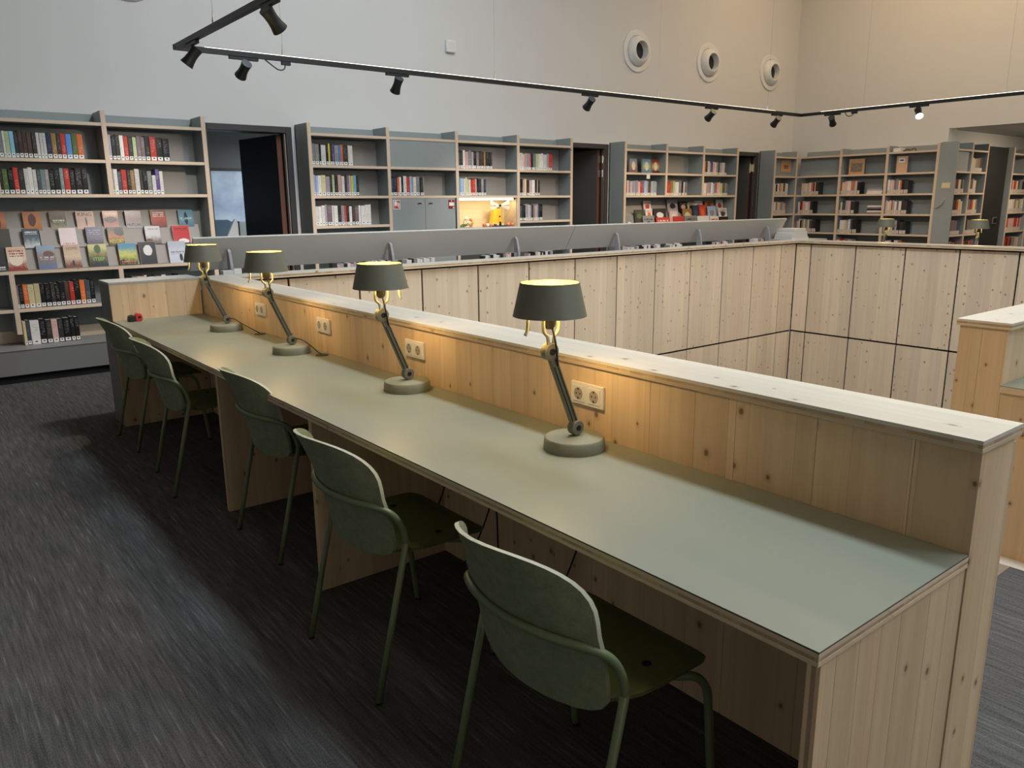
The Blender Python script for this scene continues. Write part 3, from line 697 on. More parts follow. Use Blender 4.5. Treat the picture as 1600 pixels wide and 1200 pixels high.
# A: far left
A = thing('bookcase', 'far left bookcase with novels displayed face-out below two rows of spines', 'bookcase', (1.3, 8.25, 0))
UA = [-.926, -.043, .840, 1.722, 2.607]
backp(A, UA[0], UA[-1]+UW, .40)
for i, x in enumerate(UA):
    if i in (1, 2, 3):
        upright(A, x, 1.583, TOP); upright(A, x, .40, .93)
    else: upright(A, x, .0 if i == 4 else .4, TOP)
for a, b in zip(UA[:-1], UA[1:]):
    shelf(A, a+UW, b, 2.240); shelf(A, a+UW, b, 1.916); shelf(A, a+UW, b, .622)
shelf(A, UA[0]+UW, UA[-1], 1.611)
for x in (UA[1], UA[2], UA[3]): pass
for a, b in zip(UA[:-1], UA[1:]):
    insert(A, a+UW, b-.13, 1.917, 2.185); insert(A, a+UW, b-.13, 1.612, 1.885)
# sloping face-out tiers
shelf(A, UA[0]+UW, UA[-1], .955)
def tier(par, x0, x1, yb, zb, yt, zt):
    ny, nz = Vector((zt-zb, -(yt-yb))).normalized()
    o = MB().prism([(yb, zb), (yt, zt), (yt+.004*ny, zt+.004*nz), (yb+.004*ny, zb+.004*nz)], 'X', x0, x1).build('display_tier', M_TIER, par)
    MB().prism([(yb, zb), (yb-.028, zb), (yb-.028, zb+.004), (yb-.003, zb+.004)], 'X', x0, x1).build('ledge', M_TIER, o)
    return o
for a, b in ((UA[0]+.05, UA[2]+.3), (UA[2]+.302, UA[3]-.12), (UA[3]-.118, UA[4]-.03)):
    tier(A, a, b-.05, 8.165, .957, 8.225, 1.172); tier(A, a, b-.03, 8.235, 1.140, 8.295, 1.320); tier(A, a, b-.09, 8.315, 1.292, 8.37, 1.492)
MB().box(UA[0], 2.607+UW, YB-.05, YB-.03, .295, .40).build('rear_strip', M_SHELF, A)
base = MB().box(-1.2, 2.607+UW, 7.892, YB-.006, .075, .2895).build('plinth', M_GREYD, A)
MB().box(-1.2, 2.607+UW, 7.885, YB-.006, .2896, .2955).build('plinth_top', plain('plinth_top_grey', (.27, .265, .26), .5), base)
MB().box(-1.2, 2.607+UW, 7.93, YB-.006, .0, .0749).build('plinth_recess', M_GAP, base)

# B: middle, between first and second doorway
B = thing('bookcase', 'bookcase with grey cabinet doors and a warmly lit niche, between two doorways', 'bookcase', (5.6, 8.25, 0))
UB = [3.700, 4.648, 5.592, 6.546, 7.476]
backp(B, UB[0], UB[-1]+UW)
for x in UB: upright(B, x, 0, TOP)
for i, (a, b) in enumerate(zip(UB[:-1], UB[1:])):
    for k, z in enumerate(ZS):
        if i == 2 and k in (3, 4) or i == 1 and k in (3, 4): continue
        shelf(B, a+UW, b, z)
    for k in (1, 2, 3):
        if (i, k) in ((1, 1), (1, 3), (2, 3)): continue
        insert(B, a+UW, b-.19, ZS[k], ZS[k]+.275)
        MB().box(b-.188, b-.002, 8.345, 8.348, ZS[k], ZS[k]+.285).build('back_insert', M_INSERT, B)
MB().box(UB[1]+UW+.002, UB[2]-.002, YF+.010, YF+.028, ZS[1]+.001, ZS[0]-.030).build('flap_door', M_GREY, B)
xm = (UB[1]+UW+UB[2])/2
for a, b, hx in ((UB[1]+UW+.003, xm-.002, xm-.075), (xm+.002, UB[2]-.020, xm+.075)):
    dr = MB().box(a, b, YF+.006, YF+.024, .66, ZS[2]-.030).build('cabinet_door', M_GREY, B, bevel=.002)
    MB().box(hx-.033, hx+.033, YF+.0035, YF+.0075, 1.492, 1.517).build('handle', M_STEEL, dr)
    MB().box(hx-.026, hx+.026, YF+.003, YF+.0040, 1.499, 1.512).build('grip_recess', M_BOLT, dr)
# lit niche
nx0, nx1 = UB[2]+UW+.002, UB[3]-.002
MB().box(nx0, nx1, 8.375, 8.385, .95, 1.565).build('niche_back', M_NICHE, B)
for a in (nx0, nx1-.01): MB().box(a, a+.01, YF+.02, 8.375, .95, 1.565).build('niche_side', M_NICHE, B)
shelf(B, nx0, nx1, 1.205, .012)
MB().box(nx0+.012, nx1-.012, YF+.03, 8.37, .94, .955).build('niche_floor', M_NICHE, B)
MB().box(nx0+.01, nx1-.05, YF+.025, YF+.045, 1.540, 1.565).build('led_strip', M_LED, B)
MB().box(nx1-.05, nx1-.012, YF+.027, YF+.04, 1.548, 1.565).build('led_cable', M_BOLT, B)
light('niche_led', 'AREA', ((nx0+nx1)/2, YF+.06, 1.535), 1.7, (1.0, .80, .48), ((nx0+nx1)/2, YF+.12, 1.2), shape='RECTANGLE', size=.80, size_y=.03)
# signs
def sign(name, label, x0, x1, z0, z1, rim, inner):
    t = thing(name, label, 'sign', ((x0+x1)/2, YF+.003, z0))
    MB().box(x0, x1, YF+.0028, YF+.0058, z0, z1).build('plate', rim, t); return t
t = sign('fire_hose_sign', 'red square sign with white hose pictogram on left cabinet door', 4.702, 4.797, 1.440, 1.545, M_WHITE, M_RED)
MB().box(4.710, 4.789, YF+.0018, YF+.0028, 1.450, 1.536).build('red_field', M_RED, t)
MB().box(4.716, 4.752, YF+.0010, YF+.0018, 1.480, 1.531).box(4.756, 4.763, YF+.0010, YF+.0018, 1.470, 1.515).box(4.763, 4.776, YF+.0010, YF+.0018, 1.508, 1.516).box(4.770, 4.783, YF+.0010, YF+.0018, 1.458, 1.508).box(4.722, 4.727, YF+.0010, YF+.0018, 1.456, 1.480).build('pictogram', M_LABEL, t)
t = sign('alarm_sign', 'dark red sign with white panel on the right cabinet door', 5.470, 5.562, 1.440, 1.545, M_DRED, M_WHITE)
MB().box(5.480, 5.552, YF+.0018, YF+.0028, 1.474, 1.515).box(5.512, 5.520, YF+.0018, YF+.0028, 1.524, 1.540).box(5.535, 5.552, YF+.0018, YF+.0028, 1.445, 1.460).build('pictogram', M_LABEL, t)

# C: right of the middle doorway, with magazines
Cc = thing('bookcase', 'bookcase right of the middle doorway, magazines displayed in its lower part', 'bookcase', (9.87, 8.25, 0))
UC = [8.529, 9.424, 10.300, 11.172]
backp(Cc, UC[0], UC[-1]+UW)
for i, x in enumerate(UC):
    if i in (1, 2): upright(Cc, x, 1.567, TOP)
    else: upright(Cc, x, 0, TOP)
for a, b in zip(UC[:-1], UC[1:]):
    shelf(Cc, a+UW, b, ZS[0]); shelf(Cc, a+UW, b, ZS[1])
insert(Cc, UC[1]+UW, UC[2]-.22, ZS[1], ZS[0]-.05); insert(Cc, UC[1]+UW, UC[2]-.25, ZS[2], ZS[1]-.05)
shelf(Cc, UC[0]+UW, UC[-1], ZS[2]); shelf(Cc, UC[0]+UW, UC[-1], .955)
tier(Cc, UC[0]+.06, UC[-1]-.02, 8.19, .957, 8.225, 1.19); tier(Cc, UC[0]+.06, UC[-1]-.02, 8.25, 1.175, 8.30, 1.335); tier(Cc, UC[0]+.06, UC[-1]-.1, 8.325, 1.31, 8.375, 1.50)
tag(MB().box(9.00, 9.07, YF-.001, YF+.003, 1.833, 1.893).build('shelf_tag', M_LABEL, None), 'small white card tag hanging below the shelf of the three face-out books', 'tag')

# D: corner piece on back wall, E: along the right wall
XF = 12.93
D = thing('bookcase', 'narrow corner bookcase with an orange card, left of the room corner', 'bookcase', (12.6, 8.25, 0))
upright(D, 12.238, 0, TOP); backp(D, 12.238, 13.20); upright(D, 12.915, 0, TOP, w=.03)
for z in ZS[:2]: shelf(D, 12.277, 12.915, z)
for z in ZS[2:]: shelf(D, 12.277, 12.915, z)
MB().box(12.28, 12.913, 8.205, 8.215, ZS[1], ZS[0]-.03).build('blank_panel', M_GREY, D)
t = thing('card_sign', 'orange card with two dark text lines in the corner bookcase', 'sign', (12.73, 8.2, 2.0))
MB().box(12.572, 12.885, 8.195, 8.20, 1.985, 2.195).build('card', M_KRAFT, t)
MB().box(12.66, 12.80, 8.193, 8.195, 2.088, 2.104).box(12.67, 12.79, 8.193, 8.195, 2.056, 2.072).build('text_lines', M_INK, t)
Ee = thing('bookcase', 'bookcase along the right wall with three open bays and a blank end', 'bookcase', (13.05, 6.6, 0))
UE = [7.310, 6.512, 5.725, 5.412]
def uprightE(y, par=Ee):
    o = MB().box(XF+.012, XR-.005, y-UW, y, 0, TOP).build('upright', M_GREY, par)
    MB().box(XF, XF+.012, y-UW-.0005, y+.0005, 0, TOP+.0005).build('front_edge', M_SHELFV, o)
for y in UE[:3]: uprightE(y)
MB().box(XR-.026, XR-.006, 5.73, 8.08, .3, BACKTOP).build('back_panel', M_GREY, Ee)
M_SHY = wood('shelf_edge_wood_side', (0.72, 0.575, 0.44), (0.64, 0.49, 0.355), 'Y', 0.5, 0.04, 0.03, 1.0, 0)
for a, b in ((7.311, 8.095), (6.513, 7.271), (5.726, 6.473)):
    for z in ZS:
        o = MB().box(XF+.016, XR-.027, a, b, z-.028, z).build('shelf', M_GREY, Ee)
        MB().box(XF+.004, XF+.016, a, b, z-.028, z+.0003).build('front_edge', M_SHY, o)
MB().box(XF+.10, XF+.11, 7.312, 8.094, ZS[1], ZS[0]-.03).build('blank_panel', M_GREY, Ee)
MB().box(XF, XF+.02, 5.414, 5.684, 0, TOP).build('end_panel', M_GREY, Ee)
tag(MB().box(12.9275, 12.9295, 5.478, 5.602, 1.668, 1.748).build('paper_note', M_NOTE, None), 'pale yellow paper note on the grey end panel of the right bookcase', 'note')
tag(MB().tube(bez([(12.927, 5.530, 1.52), (12.915, 5.545, 1.455), (12.912, 5.59, 1.395), (12.920, 5.635, 1.368), (12.926, 5.660, 1.372)], 6), .006, 8).build('drooping_cable', M_STEEL, None, smooth=180), 'short grey cord drooping on the grey end panel under the note', 'cord')
# F: inside the side room, facing the camera
Ff = thing('bookcase', 'narrow two-bay bookcase just inside the side-room opening', 'bookcase', (13.5, 5.58, 0))
UF = [12.952, 13.490, 14.065]
MB().box(12.953, 14.095, 5.668, 5.682, .0, BACKTOP).build('back_panel', M_GREY, Ff)
for x in UF:
    o = MB().box(x, x+.03, 5.442, 5.667, 0, TOP+.01).build('upright', M_GREY, Ff)
    MB().box(x-.0005, x+.0305, 5.430, 5.442, 0, TOP+.0105).build('front_edge', M_SHELFV, o)
for a, b in ((12.983, 13.489), (13.521, 14.064)):
    for z in ZS:
        o = MB().box(a, b, 5.446, 5.667, z-.026, z).build('shelf', M_GREY, Ff); MB().box(a, b, 5.434, 5.446, z-.026, z+.0003).build('front_edge', M_SHELF, o)
MB().box(12.984, 13.488, 5.47, 5.48, ZS[1], ZS[0]-.03).build('blank_panel', M_GREY, Ff)
dp = tag(MB().box(14.25, 15.06, 5.50, 5.70, 0, 2.33).build('dark_cupboard', plain('cupboard_black', (.016, .018, .016), .6), None), 'black full-height cupboard between two bookcases in the side room', 'cupboard')
t = thing('card_reader', 'small square card reader with grey frame on the black cupboard', 'card reader', (14.72, 5.49, 1.1))
MB().box(14.72, 14.88, 5.484, 5.4995, 1.085, 1.20).build('frame', M_STEEL, t, bevel=.004); MB().box(14.74, 14.86, 5.478, 5.4838, 1.105, 1.18).build('screen', M_BOLT, t)
G = thing('bookcase', 'bookcase cut by the right edge of the picture, beyond the black cupboard', 'bookcase', (15.6, 5.58, 0))
for x in (15.13, 16.0):
    o = MB().box(x, x+.03, 5.442, 5.699, 0, TOP).build('upright', M_GREY, G); MB().box(x-.0005, x+.0305, 5.430, 5.442, 0, TOP+.0005).build('front_edge', M_SHELFV, o)
MB().box(15.13, 16.03, 5.70, 5.715, 0, BACKTOP).build('back_panel', M_GREY, G)
for z in ZS:
    o = MB().box(15.161, 15.999, 5.446, 5.699, z-.026, z).build('shelf', M_GREY, G); MB().box(15.161, 15.999, 5.434, 5.446, z-.026, z+.0003).build('front_edge', M_SHELF, o)
# face-out pieces on E
def faceE(name, label, y0, y1, z0, z1, col, x=12.99):
    t = thing(name, label, 'book', (x, (y0+y1)/2, z0))
    MB().box(x, x+.02, y0, y1, z0, z1).build('cover', col, t); return t
t = faceE('book', 'orange picture book standing face-out on the right wall bookcase', 6.90, 7.165, ZS[1], 2.17, M_KRAFT)
MB().box(12.988, 12.99, 6.93, 7.13, 1.96, 2.10).build('cover_picture', plain('collage', (.22, .17, .14), .6, var=.9, scale=40), t)
t = faceE('book', 'peach covered book with white title box, face-out on right wall bookcase', 6.19, 6.36, ZS[1], 2.175, plain('peach', (.66, .40, .26), .6))
MB().box(12.988, 12.99, 6.23, 6.33, 2.08, 2.145).build('title_box', M_LABEL, t); MB().box(12.9865, 12.988, 6.25, 6.31, 2.105, 2.125).build('title', M_INK, t)
tag(MB().box(12.97, 13.12, 6.31, 6.43, ZS[0], ZS[0]+.06).build('white_box', M_WHITE, None, bevel=.006), 'small white box on top of the right wall bookcase', 'box')
tag(MB().tube(bez([(13.0, 6.28, ZS[0]+.012), (13.03, 6.22, ZS[0]+.035), (12.99, 6.17, ZS[0]+.02), (13.04, 6.12, ZS[0]+.045), (13.0, 6.08, ZS[0]+.014)], 6), .012, 8).build('driftwood', plain('driftwood_brown', (.16, .08, .035), .7), None, smooth=180), 'crooked brown driftwood piece on top of the right wall bookcase', 'ornament')

# ------------------------------------------------------------------ books
COL = {'white': (.74, .70, .66), 'black': (.012, .012, .013), 'dark': (.035, .032, .030), 'brown': (.075, .045, .035), 'red': (.52, .045, .03), 'orange': (.66, .16, .04),
       'blue': (.10, .24, .58), 'skyblue': (.24, .48, .62), 'navy': (.025, .035, .08), 'green': (.10, .15, .04), 'palegreen': (.48, .56, .30), 'grey': (.25, .25, .24), 'teal': (.20, .27, .26),
       'tan': (.30, .17, .06), 'cream': (.66, .56, .33), 'lilac': (.42, .37, .42), 'mauve': (.22, .16, .18), 'yellow': (.78, .66, .06), 'pink': (.66, .42, .38), 'slate': (.06, .075, .09), 'paleblue': (.38, .47, .66), 'purple': (.10, .07, .22)}
CN = {'dark': 'dark grey', 'skyblue': 'sky blue', 'palegreen': 'pale green', 'paleblue': 'pale blue', 'teal': 'teal grey'}
ACC = {'white': (.05, .04, .04), 'black': (.75, .72, .68), 'dark': (.55, .50, .45), 'brown': (.5, .35, .25), 'red': (.8, .7, .6), 'orange': (.85, .8, .7), 'blue': (.05, .12, .35), 'cream': (.12, .06, .04)}
def book_mat(col, style):
    k = ('book', col, style)
    if k in _cache: return _cache[k]
    m, nt, b = newmat('book_cover_%s' % col); L = nt.links.new
    tc = N(nt, 'ShaderNodeTexCoord'); sp = N(nt, 'ShaderNodeSeparateXYZ'); L(tc.outputs['Generated'], sp.inputs[0]); oi = N(nt, 'ShaderNodeObjectInfo')
    x, y, z = sp.outputs
    c = COL[col]; a = ACC.get(col, (.75, .72, .68) if sum(c) < .9 else (.08, .06, .06))
    cb = N(nt, 'ShaderNodeCombineXYZ'); L(ma(nt, 'MULTIPLY', x, 2.2), cb.inputs[0]); L(ma(nt, 'ADD', ma(nt, 'MULTIPLY', z, 46.0), ma(nt, 'MULTIPLY', oi.outputs['Random'], 90)), cb.inputs[2])
    n = N(nt, 'ShaderNodeTexNoise', inp={'Scale': 1.0, 'Detail': 1.0}); L(cb.outputs[0], n.inputs['Vector'])
    ink = ma(nt, 'GREATER_THAN', n.outputs[0], .55)
    xc = ma(nt, 'LESS_THAN', ma(nt, 'ABSOLUTE', ma(nt, 'SUBTRACT', x, .5)), .30)
    lo, hi = ((.35, .9), (.25, .55), (.58, .93))[style]
    zz = ma(nt, 'MULTIPLY', ma(nt, 'GREATER_THAN', z, lo), ma(nt, 'LESS_THAN', z, hi))
    front = ma(nt, 'LESS_THAN', y, .05)
    msk = ma(nt, 'MULTIPLY', ma(nt, 'MULTIPLY', ma(nt, 'MULTIPLY', ink, xc), zz), front)
    col2 = mixc(nt, ma(nt, 'MULTIPLY', msk, .34 if sum(c) > .3 else .22), c, a)
    hs = N(nt, 'ShaderNodeHueSaturation'); L(col2, hs.inputs['Color']); L(ma(nt, 'ADD', .8, ma(nt, 'MULTIPLY', oi.outputs['Random'], .4)), hs.inputs['Value'])
    L(hs.outputs[0], b.inputs['Base Color']); b.inputs['Roughness'].default_value = .42; b.inputs['Specular IOR Level'].default_value = .28
    _cache[k] = m; return m
def unit_cover(mat):
    k = ('cover', mat.name)
    if k in _cache: return _cache[k]
    m = MB()
    prof = [(-.5, .03), (-.47, .006), (-.25, 0), (.25, 0), (.47, .006), (.5, .03), (.5, 1), (.43, 1), (.43, .05), (-.43, .05), (-.43, 1), (-.5, 1)]
    m.prism(prof, 'Z', 0, 1)
    _cache[k] = m.mesh('book', mat); return _cache[k]
ME_PAGE = MB().box(-.42, .42, .055, .975, .012, .985).mesh('page_block', M_PAPER)
lm = MB().box(-.40, .40, -.012, .004, .025, .175, 0)
lm.box(-.14, .14, -.016, -.012, .09, .14, 1)
ME_LABEL = lm.mesh('spine_label', [M_LABEL, M_INK])
ORD = ['first', 'second', 'third', 'fourth', 'fifth', 'sixth', 'seventh', 'eighth', 'ninth', 'tenth', 'eleventh', 'twelfth', 'thirteenth', 'fourteenth', 'fifteenth', 'sixteenth', 'seventeenth', 'eighteenth', 'nineteenth', 'twentieth', 'twenty-first']
nbook = 0
def book_row(edges, z, cols, heights, where, ord0=0, y=8.135, lean=0):
    """edges: x positions along the shelf; one book between each two"""
    global nbook
    for i in range(len(edges)-1):
        w = edges[i+1]-edges[i]-.0012; c = cols[i % len(cols)]; hh = heights(i)
        st = random.randrange(3); mat = book_mat(c, st)
        o = bpy.data.objects.new('book', unit_cover(mat)); C.objects.link(o)
        dep = random.uniform(.125, .145)
        o.location = ((edges[i]+edges[i+1])/2, y+random.uniform(-.004, .006), z+.0005); o.scale = (w, dep, hh)
        p = bpy.data.objects.new('page_block', ME_PAGE); C.objects.link(p); p.parent = o
        s = bpy.data.objects.new('spine_label', ME_LABEL); C.objects.link(s); s.parent = o
        nm = CN.get(c, c)
        size = 'thick ' if w > .048 else ('thin ' if w < .024 else '')
        tag(o, '%s%s book, %s from left, %s' % (size, nm, ORD[i+ord0], where), 'book', 'books on '+where)
        nbook += 1
def rh(lo, hi): return lambda i: random.uniform(lo, hi)
def even(a, b, n, jitter=.25):
    w = [1+random.uniform(-jitter, jitter)*2 for _ in range(n)]; t = sum(w); e = [a]
    for q in w: e.append(e[-1]+q*(b-a)/t)
    return e
def pal(s): return s.split()
book_row([.870, .911, .945, .963, .997, 1.030, 1.059, 1.092, 1.125, 1.162, 1.196, 1.221, 1.245, 1.270, 1.310, 1.350, 1.383, 1.423, 1.469, 1.513, 1.562], 1.9165,
         pal('slate grey white palegreen skyblue dark brown brown brown dark white white white navy tan dark red blue green orange')[:20], lambda i: (.215 if i not in (6, 7) else .228)+random.uniform(-.004, .004), 'top row, left bay of far left bookcase')
book_row([1.765, 1.794, 1.829, 1.862, 1.897, 1.936, 1.975, 2.008, 2.045, 2.082, 2.124, 2.182, 2.240, 2.300], 1.9165, pal('lilac black dark white red dark palegreen mauve mauve black red black black'), rh(.208, .226), 'top row, right bay of far left bookcase')
book_row([.870, .905, .945, .987, 1.025, 1.066, 1.098, 1.132, 1.163, 1.190, 1.225, 1.257, 1.295, 1.340, 1.371, 1.417, 1.460, 1.515, 1.562], 1.6115, pal('dark green black red dark white white white slate teal grey black black teal red black black black'), rh(.205, .228), 'second row, left bay of far left bookcase')
book_row([1.762, 1.781, 1.814, 1.847, 1.894, 1.925, 1.961, 2.003, 2.032, 2.072, 2.112, 2.147, 2.181, 2.213], 1.6115, pal('grey white slate red dark tan white dark black grey white purple white'), lambda i: .175 if i == 10 else random.uniform(.205, .232), 'second row, right bay of far left bookcase')
book_row([.882, .900, .932, .969, 1.018, 1.063, 1.103, 1.148, 1.183, 1.219, 1.260, 1.299, 1.338, 1.385, 1.427, 1.470, 1.507], .6225, pal('mauve black orange cream cream black black dark black black brown red black orange slate black'), lambda i: random.uniform(.200, .214) if i < 12 else random.uniform(.215, .235), 'shelf under the display in far left bookcase', y=8.15)
book_row([.888, .912, .943, 1.015, 1.065, 1.111, 1.161, 1.203, 1.260, 1.296, 1.335], .2958, pal('cream slate white black dark pink dark black black black'), rh(.208, .224), 'plinth of far left bookcase', y=8.12)
# peeking row behind the desk end block
book_row(even(1.80, 2.3, 12), .6225, pal('white grey cream white dark white slate white tan white black white'), rh(.20, .23), 'lower right shelf behind desk end', y=8.15)
BN = 'niche bookcase'
book_row(even(3.748, 4.235, 14), 1.9185, pal('grey grey black white black yellow dark purple grey blue orange dark white white'), rh(.205, .225), 'top row, first bay of '+BN)
book_row(even(3.744, 4.293, 16), 1.5955, pal('paleblue paleblue white cream lilac dark palegreen dark pink white dark mauve lilac yellow skyblue dark'), rh(.20, .225), 'second row, first bay of '+BN)
book_row(even(3.749, 4.43, 18), 1.2745, pal('white white white lilac mauve white white dark lilac red dark white brown mauve white white white white'), rh(.205, .23), 'third row, first bay of '+BN)
book_row(even(4.704, 5.15, 13), 1.5955, pal('slate navy orange white black white red paleblue grey white grey dark grey'), rh(.20, .225), 'row above cabinet doors of '+BN)
book_row(even(5.654, 6.17, 15), 1.9185, pal('slate dark white pink grey lilac black mauve dark brown black tan dark black dark'), rh(.195, .215), 'top row, third bay of '+BN)
book_row(even(5.660, 6.07, 13), 1.5955, pal('skyblue paleblue white cream palegreen white red red pink black dark grey navy'), rh(.19, .215), 'row above the niche of '+BN)
book_row(even(6.609, 7.18, 14), 1.9185, pal('white pink pink lilac red dark teal palegreen white white white white lilac red'), rh(.195, .215), 'top row, right bay of '+BN)
book_row(even(6.617, 6.96, 10), 1.5955, pal('dark black pink cream dark pink white dark pink dark'), rh(.19, .212), 'second row, right bay of '+BN)
book_row(even(6.615, 7.005, 12), 1.2745, pal('slate dark black lilac white lilac dark grey pink paleblue slate black'), rh(.19, .215), 'third row, right bay of '+BN)
CNm = 'magazine bookcase'
book_row(even(8.60, 9.27, 17), 1.5955, pal('red white grey pink lilac paleblue lilac pink red mauve paleblue lilac slate pink lilac skyblue lilac'), rh(.19, .215), 'second row, first bay of '+CNm)
book_row(even(9.50, 9.97, 9), 1.5955, pal('red tan palegreen white white grey dark white mauve'), rh(.19, .215), 'second row, middle bay of '+CNm)
book_row(even(10.365, 10.95, 13), 1.9185, pal('orange dark white lilac purple pink white grey slate lilac white pink slate'), rh(.17, .205), 'top row, right bay of '+CNm)
book_row(even(10.385, 11.01, 13), 1.5955, pal('white pink lilac white paleblue mauve orange pink white cream green lilac mauve'), rh(.18, .21), 'second row, right bay of '+CNm)

# face-out books
def pic_mat(i, top, mid, bot, shp, letter, shape=None, zt=(.72, .9)):
    m, nt, b = newmat('cover_print_%d' % i); L = nt.links.new
    tc = N(nt, 'ShaderNodeTexCoord'); sp = N(nt, 'ShaderNodeSeparateXYZ'); L(tc.outputs['Generated'], sp.inputs[0]); x, y, z = sp.outputs
    mp = N(nt, 'ShaderNodeMapping', inp={'Scale': (4, 1, 5), 'Location': (i*3.1, 0, i*1.7)}); L(tc.outputs['Generated'], mp.inputs[0])
    n = N(nt, 'ShaderNodeTexNoise', inp={'Scale': 1.3, 'Detail': 4.0}); L(mp.outputs[0], n.inputs['Vector'])
    zz = ma(nt, 'ADD', z, ma(nt, 'MULTIPLY', ma(nt, 'SUBTRACT', n.outputs[0], .5), .45))
    r = N(nt, 'ShaderNodeValToRGB'); L(zz, r.inputs[0]); e = r.color_ramp.elements
    e[0].position = .12; e[0].color = (*bot, 1); e[1].position = .85; e[1].color = (*top, 1); q = e.new(.48); q.color = (*mid, 1)
    col = r.outputs[0]
    if shape:
        cx, cz, a, c = shape
        d = ma(nt, 'ADD', ma(nt, 'POWER', ma(nt, 'DIVIDE', ma(nt, 'SUBTRACT', x, cx), a), 2), ma(nt, 'POWER', ma(nt, 'DIVIDE', ma(nt, 'SUBTRACT', z, cz), c), 2))
        d = ma(nt, 'ADD', d, ma(nt, 'MULTIPLY', ma(nt, 'SUBTRACT', n.outputs[0], .5), .9))
        col = mixc(nt, ma(nt, 'LESS_THAN', d, 1.0), col, shp)
    if letter:
        cb = N(nt, 'ShaderNodeCombineXYZ'); L(ma(nt, 'MULTIPLY', x, 16), cb.inputs[0]); L(ma(nt, 'ADD', ma(nt, 'FLOOR', ma(nt, 'MULTIPLY', z, 9)), i*7.3), cb.inputs[1]); zt = ((.72, .9), (.06, .22), (.60, .92), (.40, .58), (.78, .9))[i % 5]
        t = N(nt, 'ShaderNodeTexNoise', inp={'Scale': 1.0, 'Detail': 1.0}); L(cb.outputs[0], t.inputs['Vector'])
        band = ma(nt, 'LESS_THAN', ma(nt, 'ABSOLUTE', ma(nt, 'SUBTRACT', ma(nt, 'FRACT', ma(nt, 'MULTIPLY', z, 9)), .5)), .3)
        rng = ma(nt, 'MULTIPLY', ma(nt, 'GREATER_THAN', z, zt[0]), ma(nt, 'LESS_THAN', z, zt[1]))
        xr = ma(nt, 'LESS_THAN', ma(nt, 'ABSOLUTE', ma(nt, 'SUBTRACT', x, .5)), .38)
        k = ma(nt, 'MULTIPLY', ma(nt, 'MULTIPLY', ma(nt, 'MULTIPLY', ma(nt, 'GREATER_THAN', t.outputs[0], .45), band), rng), xr)
        col = mixc(nt, k, col, letter)
    L(col, b.inputs['Base Color']); b.inputs['Roughness'].default_value = .3
    return m
npic = 0
def face_book(x0, x1, yb, zb, h, tilt, cover, pm, label, group, titles=(), th=.03):
    global npic, nbook
    w = x1-x0
    t = bpy.data.objects.new('book', MB().box(-w/2, w/2, 0, .0015, 0, h, 0).box(-w/2, w/2, th-.0015, th, 0, h, 0).box(-w/2, -w/2+.0015, .0015, th-.0015, 0, h, 0).mesh('book', cover)); C.objects.link(t)
    t.location = ((x0+x1)/2, yb, zb); t.rotation_euler = (-tilt, 0, 0)
    tag(t, label, 'book', group)
    o = bpy.data.objects.new('page_block', MB().box(-w/2+.0016, w/2-.003, .0016, th-.0016, .003, h-.003).mesh('page_block', M_PAPER)); C.objects.link(o); o.parent = t
    o = bpy.data.objects.new('cover_picture', MB().box(-w/2+.001, w/2-.001, -.0008, 0, .001, h-.001).mesh('cover_picture', pm)); C.objects.link(o); o.parent = t
    for txt, hh, z, col, wd in titles:
        text_mesh(txt, hh, plain('title_ink_%.2f_%.2f_%.2f' % col, col, .5), 'cover_title', t, (0, -.0012, z), (PI/2, 0, 0), wd)
    nbook += 1; return t
LT = lin
